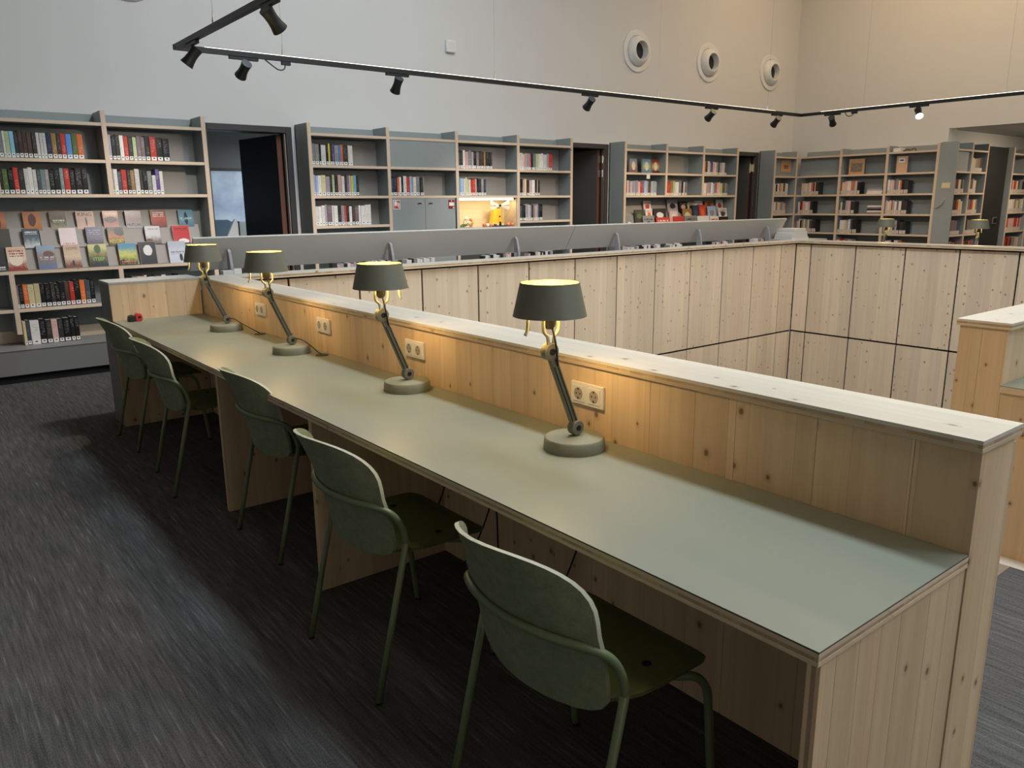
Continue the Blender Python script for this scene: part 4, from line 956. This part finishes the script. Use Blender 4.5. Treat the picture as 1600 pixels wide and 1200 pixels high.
FA = [ # tier, x0, x1, top, mid, bot, shape colour, letters colour, shape, label, titles, cover colour
 (3, .822, .899, LT(190, 120, 80), LT(200, 130, 90), LT(160, 90, 60), LT(110, 60, 40), None, (.3, .4, .2, .3), 'orange novel cut by the left picture edge, top display tier', (), 'tan'),
 (3, 1.031, 1.171, LT(186, 120, 66), LT(196, 128, 72), LT(180, 112, 62), LT(92, 44, 34), None, (.5, .55, .22, .34), 'orange novel with a dark dancing figure, top display tier', (), 'tan'),
 (3, 1.241, 1.375, LT(120, 112, 92), LT(96, 90, 72), LT(150, 142, 118), LT(62, 56, 42), LT(225, 215, 190), None, 'olive grey photo-covered novel, top display tier', (), 'cream'),
 (3, 1.455, 1.605, LT(205, 170, 155), LT(196, 158, 146), LT(214, 178, 160), LT(90, 60, 55), LT(150, 70, 60), (.55, .42, .05, .25), 'pale pink novel with a bare tree, top display tier', (('KING', .034, .135, (.12, .07, .06), .115),), 'pink'),
 (3, 1.681, 1.814, LT(230, 170, 140), LT(150, 105, 92), LT(196, 130, 120), LT(96, 66, 60), LT(235, 215, 205), (.5, .5, .42, .18), 'pinkish novel with a close-up eye, top display tier', (), 'lilac'),
 (3, 1.875, 2.019, LT(180, 160, 155), LT(150, 132, 132), LT(170, 155, 150), LT(90, 75, 78), LT(70, 52, 52), None, 'grey mauve novel with slanted dark letters, top display tier', (('MUTLAK', .026, .03, (.10, .07, .07), .125),), 'black'),
 (3, 2.107, 2.250, LT(130, 66, 48), LT(190, 70, 46), LT(130, 50, 44), LT(230, 190, 150), LT(240, 205, 190), None, 'red and brown novel with white capitals, top display tier', (), 'cream'),
 (3, 2.365, 2.508, LT(96, 140, 160), LT(110, 150, 168), LT(88, 124, 142), LT(30, 40, 48), LT(190, 214, 220), (.5, .5, .13, .36), 'light blue novel with a dark tower, rightmost on top tier', (), 'slate'),
 (2, .783, .907, LT(70, 68, 58), LT(66, 64, 54), LT(60, 58, 48), LT(50, 48, 40), None, None, 'plain dark olive novel at the left picture edge, middle tier', (), 'dark'),
 (2, 1.005, 1.129, LT(62, 72, 84), LT(96, 108, 116), LT(196, 200, 200), LT(40, 48, 56), LT(226, 228, 228), None, 'slate blue novel with white capitals, middle display tier', (), 'slate'),
 (2, 1.287, 1.427, LT(226, 206, 204), LT(228, 208, 206), LT(226, 206, 204), LT(200, 150, 150), LT(196, 140, 142), None, 'pale pink novel covered in rose lines of lettering, middle tier', (), 'white'),
 (2, 1.507, 1.647, LT(108, 104, 124), LT(120, 112, 128), LT(80, 74, 88), LT(60, 56, 70), LT(160, 150, 168), None, 'mauve grey novel partly hidden behind a jungle cover, middle tier', (), 'slate'),
 (2, 1.691, 1.829, LT(92, 84, 82), LT(190, 128, 84), LT(70, 60, 48), LT(60, 52, 48), None, (.75, .75, .35, .25), 'stormy novel titled in yellow capitals, middle display tier', (('RESORT', .036, .034, (.85, .72, .03), .120),), 'cream'),
 (2, 2.019, 2.159, LT(206, 202, 204), LT(210, 206, 206), LT(120, 100, 90), LT(110, 60, 52), LT(160, 120, 120), (.2, .12, .2, .18), 'white novel with red roofs at its foot, middle tier', (), 'black'),
 (2, 2.274, 2.433, LT(206, 40, 44), LT(200, 36, 42), LT(196, 60, 64), LT(236, 226, 226), LT(90, 14, 18), (.6, .08, .32, .16), 'bright red novel with white shape, rightmost on middle tier', (), 'white'),
 (1, .773, .839, LT(40, 40, 38), LT(34, 34, 32), LT(40, 40, 40), LT(220, 216, 210), LT(228, 226, 220), None, 'black novel cut off at the left picture edge, bottom tier', (), 'black'),
 (1, .853, .997, LT(226, 190, 160), LT(232, 206, 186), LT(150, 50, 40), LT(240, 220, 200), LT(150, 70, 50), (.45, .5, .36, .3), 'novel with a pale face and golden hair, bottom tier', (), 'cream'),
 (1, 1.082, 1.227, LT(150, 168, 186), LT(150, 120, 100), LT(104, 118, 150), LT(120, 84, 70), LT(190, 196, 214), (.62, .62, .3, .14), 'blue seaside novel with a rocky shore, bottom display tier', (), 'teal'),
 (1, 1.294, 1.429, LT(200, 168, 140), LT(218, 190, 160), LT(120, 70, 48), LT(50, 34, 30), None, (.5, .2, .06, .14), 'beige novel with a lone dark figure, bottom display tier', (('HOME', .026, .178, (.22, .16, .13), .09),), 'pink'),
 (1, 1.495, 1.650, LT(206, 196, 130), LT(120, 110, 62), LT(24, 26, 22), LT(60, 96, 44), None, (.5, .78, .18, .2), 'dark jungle novel with green lettering, bottom display tier', (('STEEP', .030, .070, (.32, .62, .12), .10),), 'palegreen'),
 (1, 1.750, 1.906, LT(70, 140, 170), LT(206, 206, 92), LT(40, 60, 40), LT(34, 46, 36), LT(214, 120, 60), (.2, .1, .25, .16), 'blue and yellow landscape novel with orange spine, bottom tier', (), 'orange'),
 (1, 1.935, 2.085, LT(40, 34, 34), LT(44, 38, 38), LT(24, 22, 24), LT(226, 222, 220), None, (.5, .62, .28, .24), 'black novel with a white head silhouette, bottom tier', (), 'white'),
 (1, 2.198, 2.361, LT(180, 186, 198), LT(206, 208, 218), LT(196, 200, 212), LT(40, 42, 50), LT(110, 116, 136), (.68, .25, .09, .18), 'snowy white novel with a small black figure, bottom tier', (), 'lilac')]
TZ = {3: (8.285, 1.2975, .168, .18), 2: (8.203, 1.1455, .172, .20), 1: (8.128, .9565, .212, .20)}
for r in FA:
    y, z, hh, tl = TZ[r[0]]; npic += 1
    face_book(r[1], r[2], y, z, hh*random.uniform(.98, 1.02), tl, plain('cover_'+r[11], COL[r[11]], .4), pic_mat(npic, r[3], r[4], r[5], r[6], None if r[10] else r[7], r[8]), r[9], 'novels displayed face-out', r[10])
# three face-out on C
for x0, x1, a, b, c, lab in [(8.775, 8.925, LT(150, 160, 180), LT(180, 130, 110), LT(120, 96, 90), 'left'), (9.045, 9.225, LT(120, 160, 186), LT(170, 190, 120), LT(90, 130, 160), 'middle'), (9.285, 9.472, LT(150, 60, 50), LT(220, 170, 100), LT(80, 40, 60), 'right')]:
    npic += 1
    if x1 > 9.42: x0, x1 = 9.25, 9.418
    face_book(x0, x1, 8.22, 1.9185, .205, .08, plain('cover_lilac', COL['lilac'], .4), pic_mat(npic, a, b, c, LT(230, 220, 190), None, (.5, .5, .25, .3)), '%s one of three face-out picture books on magazine bookcase' % lab, 'three face-out books')
CD = [(9.186, 9.350, 1.514, 8.325, 'white', 'red', 'white leaflet-like magazine with red spine, tallest on the left'), (9.735, 9.975, 1.531, 8.325, 'lilac', 'black', 'lilac magazine with thin black curves, back row'), (10.013, 10.213, 1.50, 8.325, 'black', 'pink', 'dark magazine with a pale portrait, back row'), (10.222, 10.395, 1.489, 8.325, 'cream', 'brown', 'cream-edged brown magazine, back row'), (10.40, 10.60, 1.508, 8.325, 'white', 'grey', 'plain white magazine, back row'), (10.669, 10.865, 1.507, 8.325, 'orange', 'brown', 'orange magazine with brown pattern, back row'), (10.96, 11.135, 1.526, 8.325, 'white', 'red', 'white magazine with small red drawing, back row right'),
      (8.906, 9.11, 1.383, 8.245, 'dark', 'green', 'dark green photo magazine, middle row left'), (9.155, 9.30, 1.40, 8.245, 'white', 'orange', 'white magazine with orange caption, middle row'), (9.33, 9.62, 1.398, 8.245, 'black', 'white', 'large black magazine with white masthead, middle row'), (9.70, 9.90, 1.364, 8.245, 'pink', 'white', 'pink magazine, middle row'), (10.017, 10.238, 1.39, 8.245, 'tan', 'cream', 'brown magazine with a framed portrait, middle row'), (10.27, 10.42, 1.44, 8.245, 'navy', 'slate', 'navy blue magazine, middle row'), (10.434, 10.60, 1.446, 8.245, 'red', 'orange', 'red magazine with orange figure, middle row'), (10.648, 10.86, 1.424, 8.245, 'paleblue', 'grey', 'pale blue grey magazine, middle row'), (10.93, 11.15, 1.391, 8.245, 'white', 'brown', 'white magazine with brown sketch, middle row right'),
      (8.66, 8.85, 1.303, 8.19, 'grey', 'white', 'grey magazine by the left upright, front row'), (9.06, 9.31, 1.296, 8.19, 'grey', 'black', 'grey magazine with black letters, front row'), (9.357, 9.67, 1.265, 8.19, 'red', 'white', 'red and white magazine, front row'), (9.759, 10.0, 1.275, 8.19, 'red', 'yellow', 'red magazine with yellow letters, front row'), (10.03, 10.32, 1.28, 8.19, 'grey', 'black', 'light grey car magazine, front row'), (10.345, 10.64, 1.272, 8.19, 'white', 'black', 'white magazine with tiny black figure, front row'), (10.66, 10.89, 1.262, 8.19, 'white', 'red', 'white magazine with red heading, front row'), (10.91, 11.14, 1.25, 8.19, 'black', 'red', 'black magazine with red strip, front row right')]
for x0, x1, ztop, y, c, a, lab in CD:
    npic += 1; zb = {8.325: 1.3155, 8.245: 1.1805, 8.19: .9615}[y]
    hh = (ztop-zb)/.985
    face_book(x0, x1, y-.032 if y > 8.2 else y-.033, zb, hh, .16, plain('cover_'+c, COL[c], .4), pic_mat(npic, COL[c], COL[c], COL[c], COL[a], COL[a], (.5, .55, .28, .2), (.62, .92)), lab, 'magazines on the display', (), .012)

# the remaining small books (right wall, side room, trough): joined, far and tiny
random.seed(21)
cols_far = list(COL)[:]
pale = pal('white white pink lilac white red cream grey mauve white pink slate orange white black')
fm = MB(); fmats = [plain('far_book_'+c, COL[c], .5) for c in COL]+[plain('far_sticker', (.56, .50, .45), .6)]; fidx = {c: i for i, c in enumerate(COL)}; LI = len(fmats)-1
def far_row(axis, a, b, z, n, front, hmax=.21, palette=pale, dep=.15):
    e = even(min(a, b), max(a, b), n)
    for i in range(n):
        p, q = e[i]+.0008, e[i+1]-.0008; hh = hmax*random.uniform(.86, 1.0); c = fidx[random.choice(palette)]
        if axis == 'X':
            fm.box(p, q, front, front+dep, z+.001, z+hh, c); fm.box(p+.001, q-.001, front-.001, front, z+.006, z+.062, LI)
        else:
            fm.box(front, front+dep, p, q, z+.001, z+hh, c); fm.box(front-.001, front, p+.001, q-.001, z+.006, z+.062, LI)
dk = pal('black black dark')
for z, a, b, n in ((1.595, 12.345, 12.74, 9), (1.274, 12.345, 12.71, 8), (.955, 12.34, 12.72, 8)): far_row('X', a, b, z, n, 8.14)
for z, rows in ((1.595, ((8.01, 7.74, 8, pale), (7.735, 7.68, 1, dk), (7.265, 6.98, 9, pale), (6.975, 6.93, 1, dk), (6.462, 6.20, 9, pale), (6.195, 6.13, 2, dk))),
                (1.274, ((8.05, 7.82, 7, pale), (7.815, 7.76, 2, dk), (7.265, 7.07, 6, pale), (7.06, 7.0, 1, dk), (6.465, 6.21, 8, pale), (6.205, 6.12, 2, dk))),
                (.955, ((8.05, 7.76, 8, pale), (7.755, 7.68, 2, dk), (7.265, 7.01, 8, pale), (7.0, 6.93, 2, dk), (6.465, 6.21, 8, pale), (6.205, 6.10, 2, dk))),
                (.635, ((7.26, 7.0, 6, pale), (6.462, 6.15, 7, pale)))):
    for a, b, n, pp in rows: far_row('Y', a, b, z, n, 12.965, .225, pp)
warm = pal('tan brown pink mauve grey cream dark red slate')
for z, rows in ((1.918, ((13.55, 13.95, 5),)), (1.595, ((13.0, 13.36, 6), (13.54, 13.80, 4))), (1.274, ((13.0, 13.38, 6), (13.54, 13.93, 6))), (.955, ((13.0, 13.38, 6), (13.54, 13.95, 6))), (.635, ((13.0, 13.4, 6), (13.54, 13.95, 6)))):
    for a, b, n in rows: far_row('X', a, b, z, n, 5.455, .225, warm, .13)
for z, pp in ((1.595, warm), (1.274, pal('grey white cream')), (.955, pal('pink red white pink')), (.635, warm)): far_row('X', 15.20, 15.85, z, 9, 5.455, .225, pp, .13)
for a, b, n in ((2.0, 2.08, 1), (2.2, 2.42, 5), (2.9, 3.45, 20), (3.56, 3.9, 14), (4.45, 4.85, 15), (5.0, 5.35, 13), (6.42, 6.95, 20), (7.1, 7.33, 8), (7.86, 8.2, 13), (8.5, 8.52, 1), (8.75, 8.98, 8)):
    e = even(a, b, n)
    for i in range(n):
        c = fidx[random.choice(pal('white grey white dark white lilac black pink'))]; zz = 1.018+random.uniform(-.008, .012)
        fm.box(e[i]+.001, e[i+1]-.001, 6.02, 6.09, .886, zz, c)
o = fm.build('book_rows', fmats, None); tag(o, 'small distant book spines on the right wall, side room and trough', 'books', None, 'stuff')
# flat piles on the right wall shelves
for z, y0, y1, n, lab in ((1.595, 6.545, 6.82, 4, 'upper'), (1.274, 6.525, 6.79, 5, 'lower')):
    for k in range(n):
        zz = z+.001+.027*k; c = random.choice(['lilac', 'white', 'dark', 'mauve', 'grey', 'black'])
        bk = MB().box(12.98, 13.14, y0+.02*random.random(), y1-.02*random.random(), zz, zz+.026, 0).build('book', plain('flat_'+c, COL[c], .4), None)
        tag(bk, '%s book lying flat, %s from the bottom of the %s flat pile by the corner' % (CN.get(c, c), ORD[k], lab), 'book', 'flat books on the right wall bookcase')

# ------------------------------------------------------------------ niche contents
wm = thing('toy_windmill', 'yellow toy windmill with cream sails in the lit niche', 'toy', (6.30, 8.22, 1.205))
MB().lathe([(.098, .035), (.090, .06), (.060, .222), (.058, .228)], 8, Matrix.Translation((6.30, 8.24, 1.205)) @ Matrix.Rotation(PI/8, 4, 'Z')).build('tower', M_YEL, wm)
MB().box(6.19, 6.41, 8.15, 8.33, 1.2055, 1.222).build('base', M_DFRAME, wm)
m = MB()
for k in range(8):
    a = k*PI/4+.39; m.box(6.30+.088*math.cos(a)-.010, 6.30+.088*math.cos(a)+.010, 8.24+.088*math.sin(a)-.010, 8.24+.088*math.sin(a)+.010, 1.222, 1.244)
m.build('posts', M_CREAM, wm)
MB().lathe([(.060, .229), (.045, .252), (.01, .272)], 8, Matrix.Translation((6.30, 8.24, 1.205)) @ Matrix.Rotation(PI/8, 4, 'Z')).build('cap', M_DFRAME, wm)
hub = Vector((6.30, 8.155, 1.470))
for k, ang in enumerate((14, 166, 194, 346)):
    a = math.radians(ang); u_ = Vector((math.cos(a), 0, math.sin(a))); w_ = Vector((-math.sin(a), 0, math.cos(a)))
    q = [hub+u_*.02-w_*.006, hub+u_*.155-w_*.026, hub+u_*.155+w_*.026, hub+u_*.02+w_*.010]
    MB().prism([(p.x, p.z) for p in q], 'Y', 8.150+.001*k, 8.156+.001*k).build('sail', M_CREAM, wm)
MB().lathe([(.014, -.012), (.014, .06)], 10, Matrix.Translation(hub) @ Matrix.Rotation(-PI/2, 4, 'X')).build('hub', M_BOLT, wm)
MB().lathe([(.011, 0), (.011, .004)], 12, Matrix.Translation((6.30, 8.162, 1.335)) @ Matrix.Rotation(PI/2, 4, 'X')).build('round_window', M_BOLT, wm)
MB().box(6.285, 6.315, 8.148, 8.16, 1.222, 1.268).build('doorway', M_BOLT, wm)
pl = thing('flower_spray', 'spray of orange and cream flowers with green leaves, left in the niche', 'flowers', (5.83, 8.22, 1.205))
for k, (x, z, c) in enumerate([(5.865, 1.292, M_ORA), (5.85, 1.265, M_CREAM), (5.885, 1.268, M_YEL), (5.80, 1.315, M_CREAM), (5.87, 1.235, M_PINK)]):
    m = MB()
    for j in range(6):
        a = j*PI/3; m.ball((x+.016*math.cos(a), 8.20, z+.016*math.sin(a)), .012, 8)
    m.ball((x, 8.19, z), .011, 8); m.build('flower', c, pl, smooth=180)
    MB().tube(bez([(x, 8.205, z), (x-.03, 8.21, z-.03), (5.76, 8.22, 1.215)], 4), .003, 6).build('stem', M_LEAF, pl)
for k, (x, dx, z) in enumerate([(5.70, .06, 1.215), (5.74, .05, 1.225), (5.77, .055, 1.235), (5.80, .03, 1.228)]):
    MB().prism([(x-dx, z), (x-dx*.3, z+.016), (x+dx*.6, z+.012), (x+dx, z+.02), (x+dx*.5, z-.006)], 'Y', 8.19+.01*k, 8.194+.01*k).build('leaf', M_LEAF, pl)
for k, (x, r, c, lab) in enumerate([(6.055, .026, M_ORA, 'orange toy fruit left of the white one in the niche'), (6.11, .023, M_CREAM, 'white toy fruit between two orange ones in the niche'), (6.163, .025, M_PINK, 'pink toy fruit beside the windmill base in the niche'), (6.448, .026, M_PINK, 'left pink toy fruit right of the windmill'), (6.485, .029, M_ORA, 'middle, largest toy fruit right of the windmill'), (6.512, .022, M_PINK, 'rightmost pink toy fruit in the niche')]):
    f = thing('toy_fruit', lab, 'fruit', (x, 8.17+.03*(k == 4), 1.205), 'toy fruit in the niche')
    MB().ball((x, 8.17+.03*(k == 4), 1.2055+r), r, 14).build('flesh', c, f, smooth=180)
    MB().tube([(x, 8.17+.03*(k == 4), 1.2055+2*r-.003), (x+.004, 8.17+.03*(k == 4), 1.2055+2*r+.008)], .0018, 6).build('stalk', M_LEAF, f)

# ------------------------------------------------------------------ wall fixtures
def nozzle(x, z, lab):
    t = thing('air_nozzle', lab, 'vent', (x, YB, z), 'round air nozzles on the back wall')
    RXm = Matrix.Translation((x, YB, z)) @ Matrix.Rotation(PI/2, 4, 'X')
    MB().lathe([(.29, 0), (.292, .012), (.285, .022), (.235, .026), (.215, .020), (.210, .005)], 48, RXm, close=True).build('flange', M_WHITE, t, smooth=35)
    T = Matrix.Translation((x, YB-.022, z)) @ Matrix.Rotation(PI/2, 4, 'X')
    MB().lathe([(.208, -.01), (.206, .015), (.190, .045), (.160, .075), (.138, .090), (.132, .091), (.127, .086), (.122, .04), (.122, -.015)], 44, T).build('nozzle', M_WHITE, t, smooth=35)
    MB().lathe([(.121, -.008), (.001, -.004)], 32, T).build('throat_shade', M_DUCT, t)
for x, z, lab in ((9.063, 3.645, 'leftmost of the three round white air nozzles by the room corner'), (10.72, 3.645, 'middle one of the three round white air nozzles by the corner'), (12.40, 3.645, 'round white air nozzle closest to the room corner'), (2.15, 3.66, 'round white air nozzle cut by the top left picture edge')): nozzle(x, z, lab)
t = thing('room_sensor', 'small white ribbed sensor box high on the back wall', 'sensor', (5.756, YB, 3.29))
MB().box(5.690, 5.825, YB-.045, YB-.001, 3.285, 3.425).build('housing', M_WHITE, t, bevel=.012)
for k in range(5): MB().box(5.715+.02*k, 5.722+.02*k, YB-.047, YB-.044, 3.315, 3.395).build('rib', M_PLASTIC, t)

# ------------------------------------------------------------------ track lighting
TZ_ = 2.60; TY, TXL, TXR = 6.14, 1.855, 9.80
tr = thing('lighting_track', 'black lighting track hung in a U above the stairwell', 'track', (5.8, TY, TZ_))
def track(name, x0, x1, y0, y1, strip):
    o = MB().box(x0, x1, y0, y1, TZ_-.018, TZ_+.018).build(name, M_BLACK, tr)
    if strip: 
        sx0, sx1, sy0, sy1 = strip
        MB().box(sx0, sx1, sy0, sy1, TZ_+.0185, TZ_+.0210).build('uplight_strip', M_UPL, o)
track('rail_back', TXL-.02, TXR+.02, TY-.018, TY+.018, (2.05, 9.2, TY-.012, TY+.012))
track('rail_left', TXL-.018, TXL+.018, .6, TY-.0185, None)
track('added_front_rail', TXL-.02, TXR+.02, .563, .599, None)  # unseen rail added to carry the front fill spots
track('rail_right', TXR-.018, TXR+.018, .6, TY-.0185, (TXR-.012, TXR+.012, .8, 5.85))
def wire(x, y): 
    MB().tube([(x, y, TZ_+.05), (x, y, CEIL-.002)], .0011, 6).build('suspension_wire', plain('wire_grey', (.30, .29, .27), .5), tr)
    MB().lathe([(.010, TZ_+.026), (.010, TZ_+.040), (.004, TZ_+.065), (.003, TZ_+.10)], 10, Matrix.Translation((x, y, 0))).build('wire_clip', M_STEEL, tr, smooth=40)
for x in (2.645, 4.699, 6.978, 9.037): wire(x, TY)
for y in (5.286, 3.682): wire(TXR, y)
wire(TXL, 5.34)
for pts in ([(2.50, TY, TZ_-.02), (2.545, TY-.01, TZ_-.055), (2.60, TY-.01, TZ_-.085), (2.645, TY-.01, TZ_-.075), (2.66, TY, TZ_-.03)],):
    MB().tube(bez(pts, 6), .005, 8).box(2.63, 2.70, TY-.014, TY+.014, TZ_-.045, TZ_-.0185).build('feed_cable', M_BLACK, tr, smooth=60)
MB().tube(bez([(TXR, 5.52, TZ_-.02), (TXR-.01, 5.48, TZ_-.065), (TXR-.01, 5.42, TZ_-.065), (TXR, 5.40, TZ_-.03)], 6), .005, 8).box(TXR-.014, TXR+.014, 5.36, 5.43, TZ_-.045, TZ_-.0185).build('feed_cable', M_BLACK, tr, smooth=60)
def spot(x, y, along, d, lab, lit=False, power=42, col=(1.0, .80, .56), cone=72):
    t = thing('spotlight', lab, 'spotlight', (x, y, TZ_-.02), 'track spotlights')
    a, b = (.11, .014) if along == 'X' else (.014, .11)
    MB().box(x-a, x+a, y-b, y+b, TZ_-.040, TZ_-.0186).build('adapter', M_BLACK, t, bevel=.002)
    MB().lathe([(.010, -.075), (.010, -.021)], 12, Matrix.Translation((x, y, TZ_-.0195))).build('stem', M_BLACK, t, smooth=40)
    d = Vector(d).normalized(); piv = Vector((x, y, TZ_-.098))
    R = d.to_track_quat('Z', 'Y').to_matrix().to_4x4() @ Matrix.Scale(.86, 4)
    T = Matrix.Translation(piv) @ R
    MB().lathe([(.046, -.058), (.046, -.052), (.041, -.02), (.0395, .015), (.043, .05), (.0525, .092), (.0525, .094), (.0495, .094), (.040, .05), (.038, .04)], 28, T).build('housing', M_BLACK, t, smooth=35)
    MB().lathe([(.041, .056), (.001, .057)], 24, T).build('lens', M_SPOTG if lit else M_SPOTO, t)
    MB().lathe([(.045, -.0585), (.001, -.059)], 24, T).build('end_cap', plain('spot_cap_grey', (.045, .05, .055), .35), t)
    p = piv+d*.10
    if power: light('spotlight_beam', 'SPOT', p, power, col, p+d, spot_size=math.radians(cone), spot_blend=.8, shadow_soft_size=.045)
spot(2.335, TY, 'X', (-.15, .80, -.62), 'black spotlight on the back rail nearest its left corner', power=75, col=(1.0, .90, .78))
spot(3.656, TY, 'X', (0, .62, -.78), 'black spotlight above the first doorway on the back rail', power=75, col=(1.0, .92, .82))
spot(5.929, TY, 'X', (.12, .78, -.60), 'black spotlight on the back rail above the lit niche', power=75, col=(1.0, .92, .82))
spot(7.919, TY, 'X', (.15, .80, -.56), 'black spotlight on the back rail below the leftmost nozzle', power=70, col=(1.0, .80, .58))
spot(9.256, TY, 'X', (.25, .76, -.60), 'black spotlight on the back rail nearest its right corner', power=70, col=(1.0, .80, .58))
spot(TXL+.002, 4.43, 'Y', (.68, .25, -.68), 'large black spotlight on the left rail at the top edge', power=10)
spot(TXL+.002, 5.80, 'Y', (-.55, .25, -.80), 'black spotlight hanging at the left rail corner', power=60, col=(1.0, .88, .76))
spot(TXR, 5.69, 'Y', (.80, .25, -.58), 'black spotlight at the start of the right rail', power=70, col=(1.0, .78, .54))
spot(TXR, 4.60, 'Y', (-.55, -.45, -.62), 'glowing spotlight on the right rail facing the camera', lit=True, power=30)

spot(TXL+.002, 2.10, 'Y', (.70, -.38, -.62), 'added unseen spotlight on the left rail above the near end of the desk', power=60, col=(1.0, .74, .46))  # out-of-view head added to warm the second desk's end face

for x, lab in ((3.4, 'added unseen spotlight on the front rail, left of three'), (5.8, 'added unseen spotlight in the middle of the front rail'), (8.0, 'added unseen spotlight on the front rail, right of three')):
    spot(x, .581, 'X', (.04, .93, -.31), lab, power=120, col=(1.0, .93, .84), cone=34)  # unseen spots added to brighten the display board and far cladding

# ------------------------------------------------------------------ office pieces behind the first doorway
t = thing('office_chair', 'blue chair back seen through the first doorway', 'chair', (3.25, 9.65, 0))
MB().prism([(3.13, .75), (3.36, .75), (3.38, 1.31), (3.34, 1.335), (3.18, 1.335), (3.15, 1.31)], 'Y', 9.70, 9.725).build('backrest', plain('chair_blue', (.13, .20, .27), .6), t, bevel=.008)
MB().box(3.02, 3.5, 9.28, 9.70, .45, .49).build('seat', plain('chair_blue', (.13, .20, .27), .6), t, bevel=.01)
for x in (3.04, 3.46):
    for y in (9.30, 9.68): MB().tube([(x, y, 0), (x, y, .45)], .012, 8).build('leg', M_STEEL, t)
t = thing('white_lectern', 'white slanted lectern side seen through the first doorway', 'lectern', (3.2, 9.15, 0))
MB().prism([(3.085, 0), (3.23, 0), (3.235, 1.305), (3.215, 1.35), (3.20, 1.35), (3.105, 1.16)], 'Y', 9.08, 9.12).build('panel', M_WHITE, t, bevel=.006)
MB().box(3.236, 3.254, 9.09, 9.26, 0, 1.325).build('side', M_BOLT, t)
o = MB().box(3.60, 3.80, 10.2, 10.35, 0, 1.30).build('office_cabinet', plain('cab_grey', (.40, .42, .40), .5), None, bevel=.004); tag(o, 'pale grey cabinet corner behind the first doorway', 'cabinet')
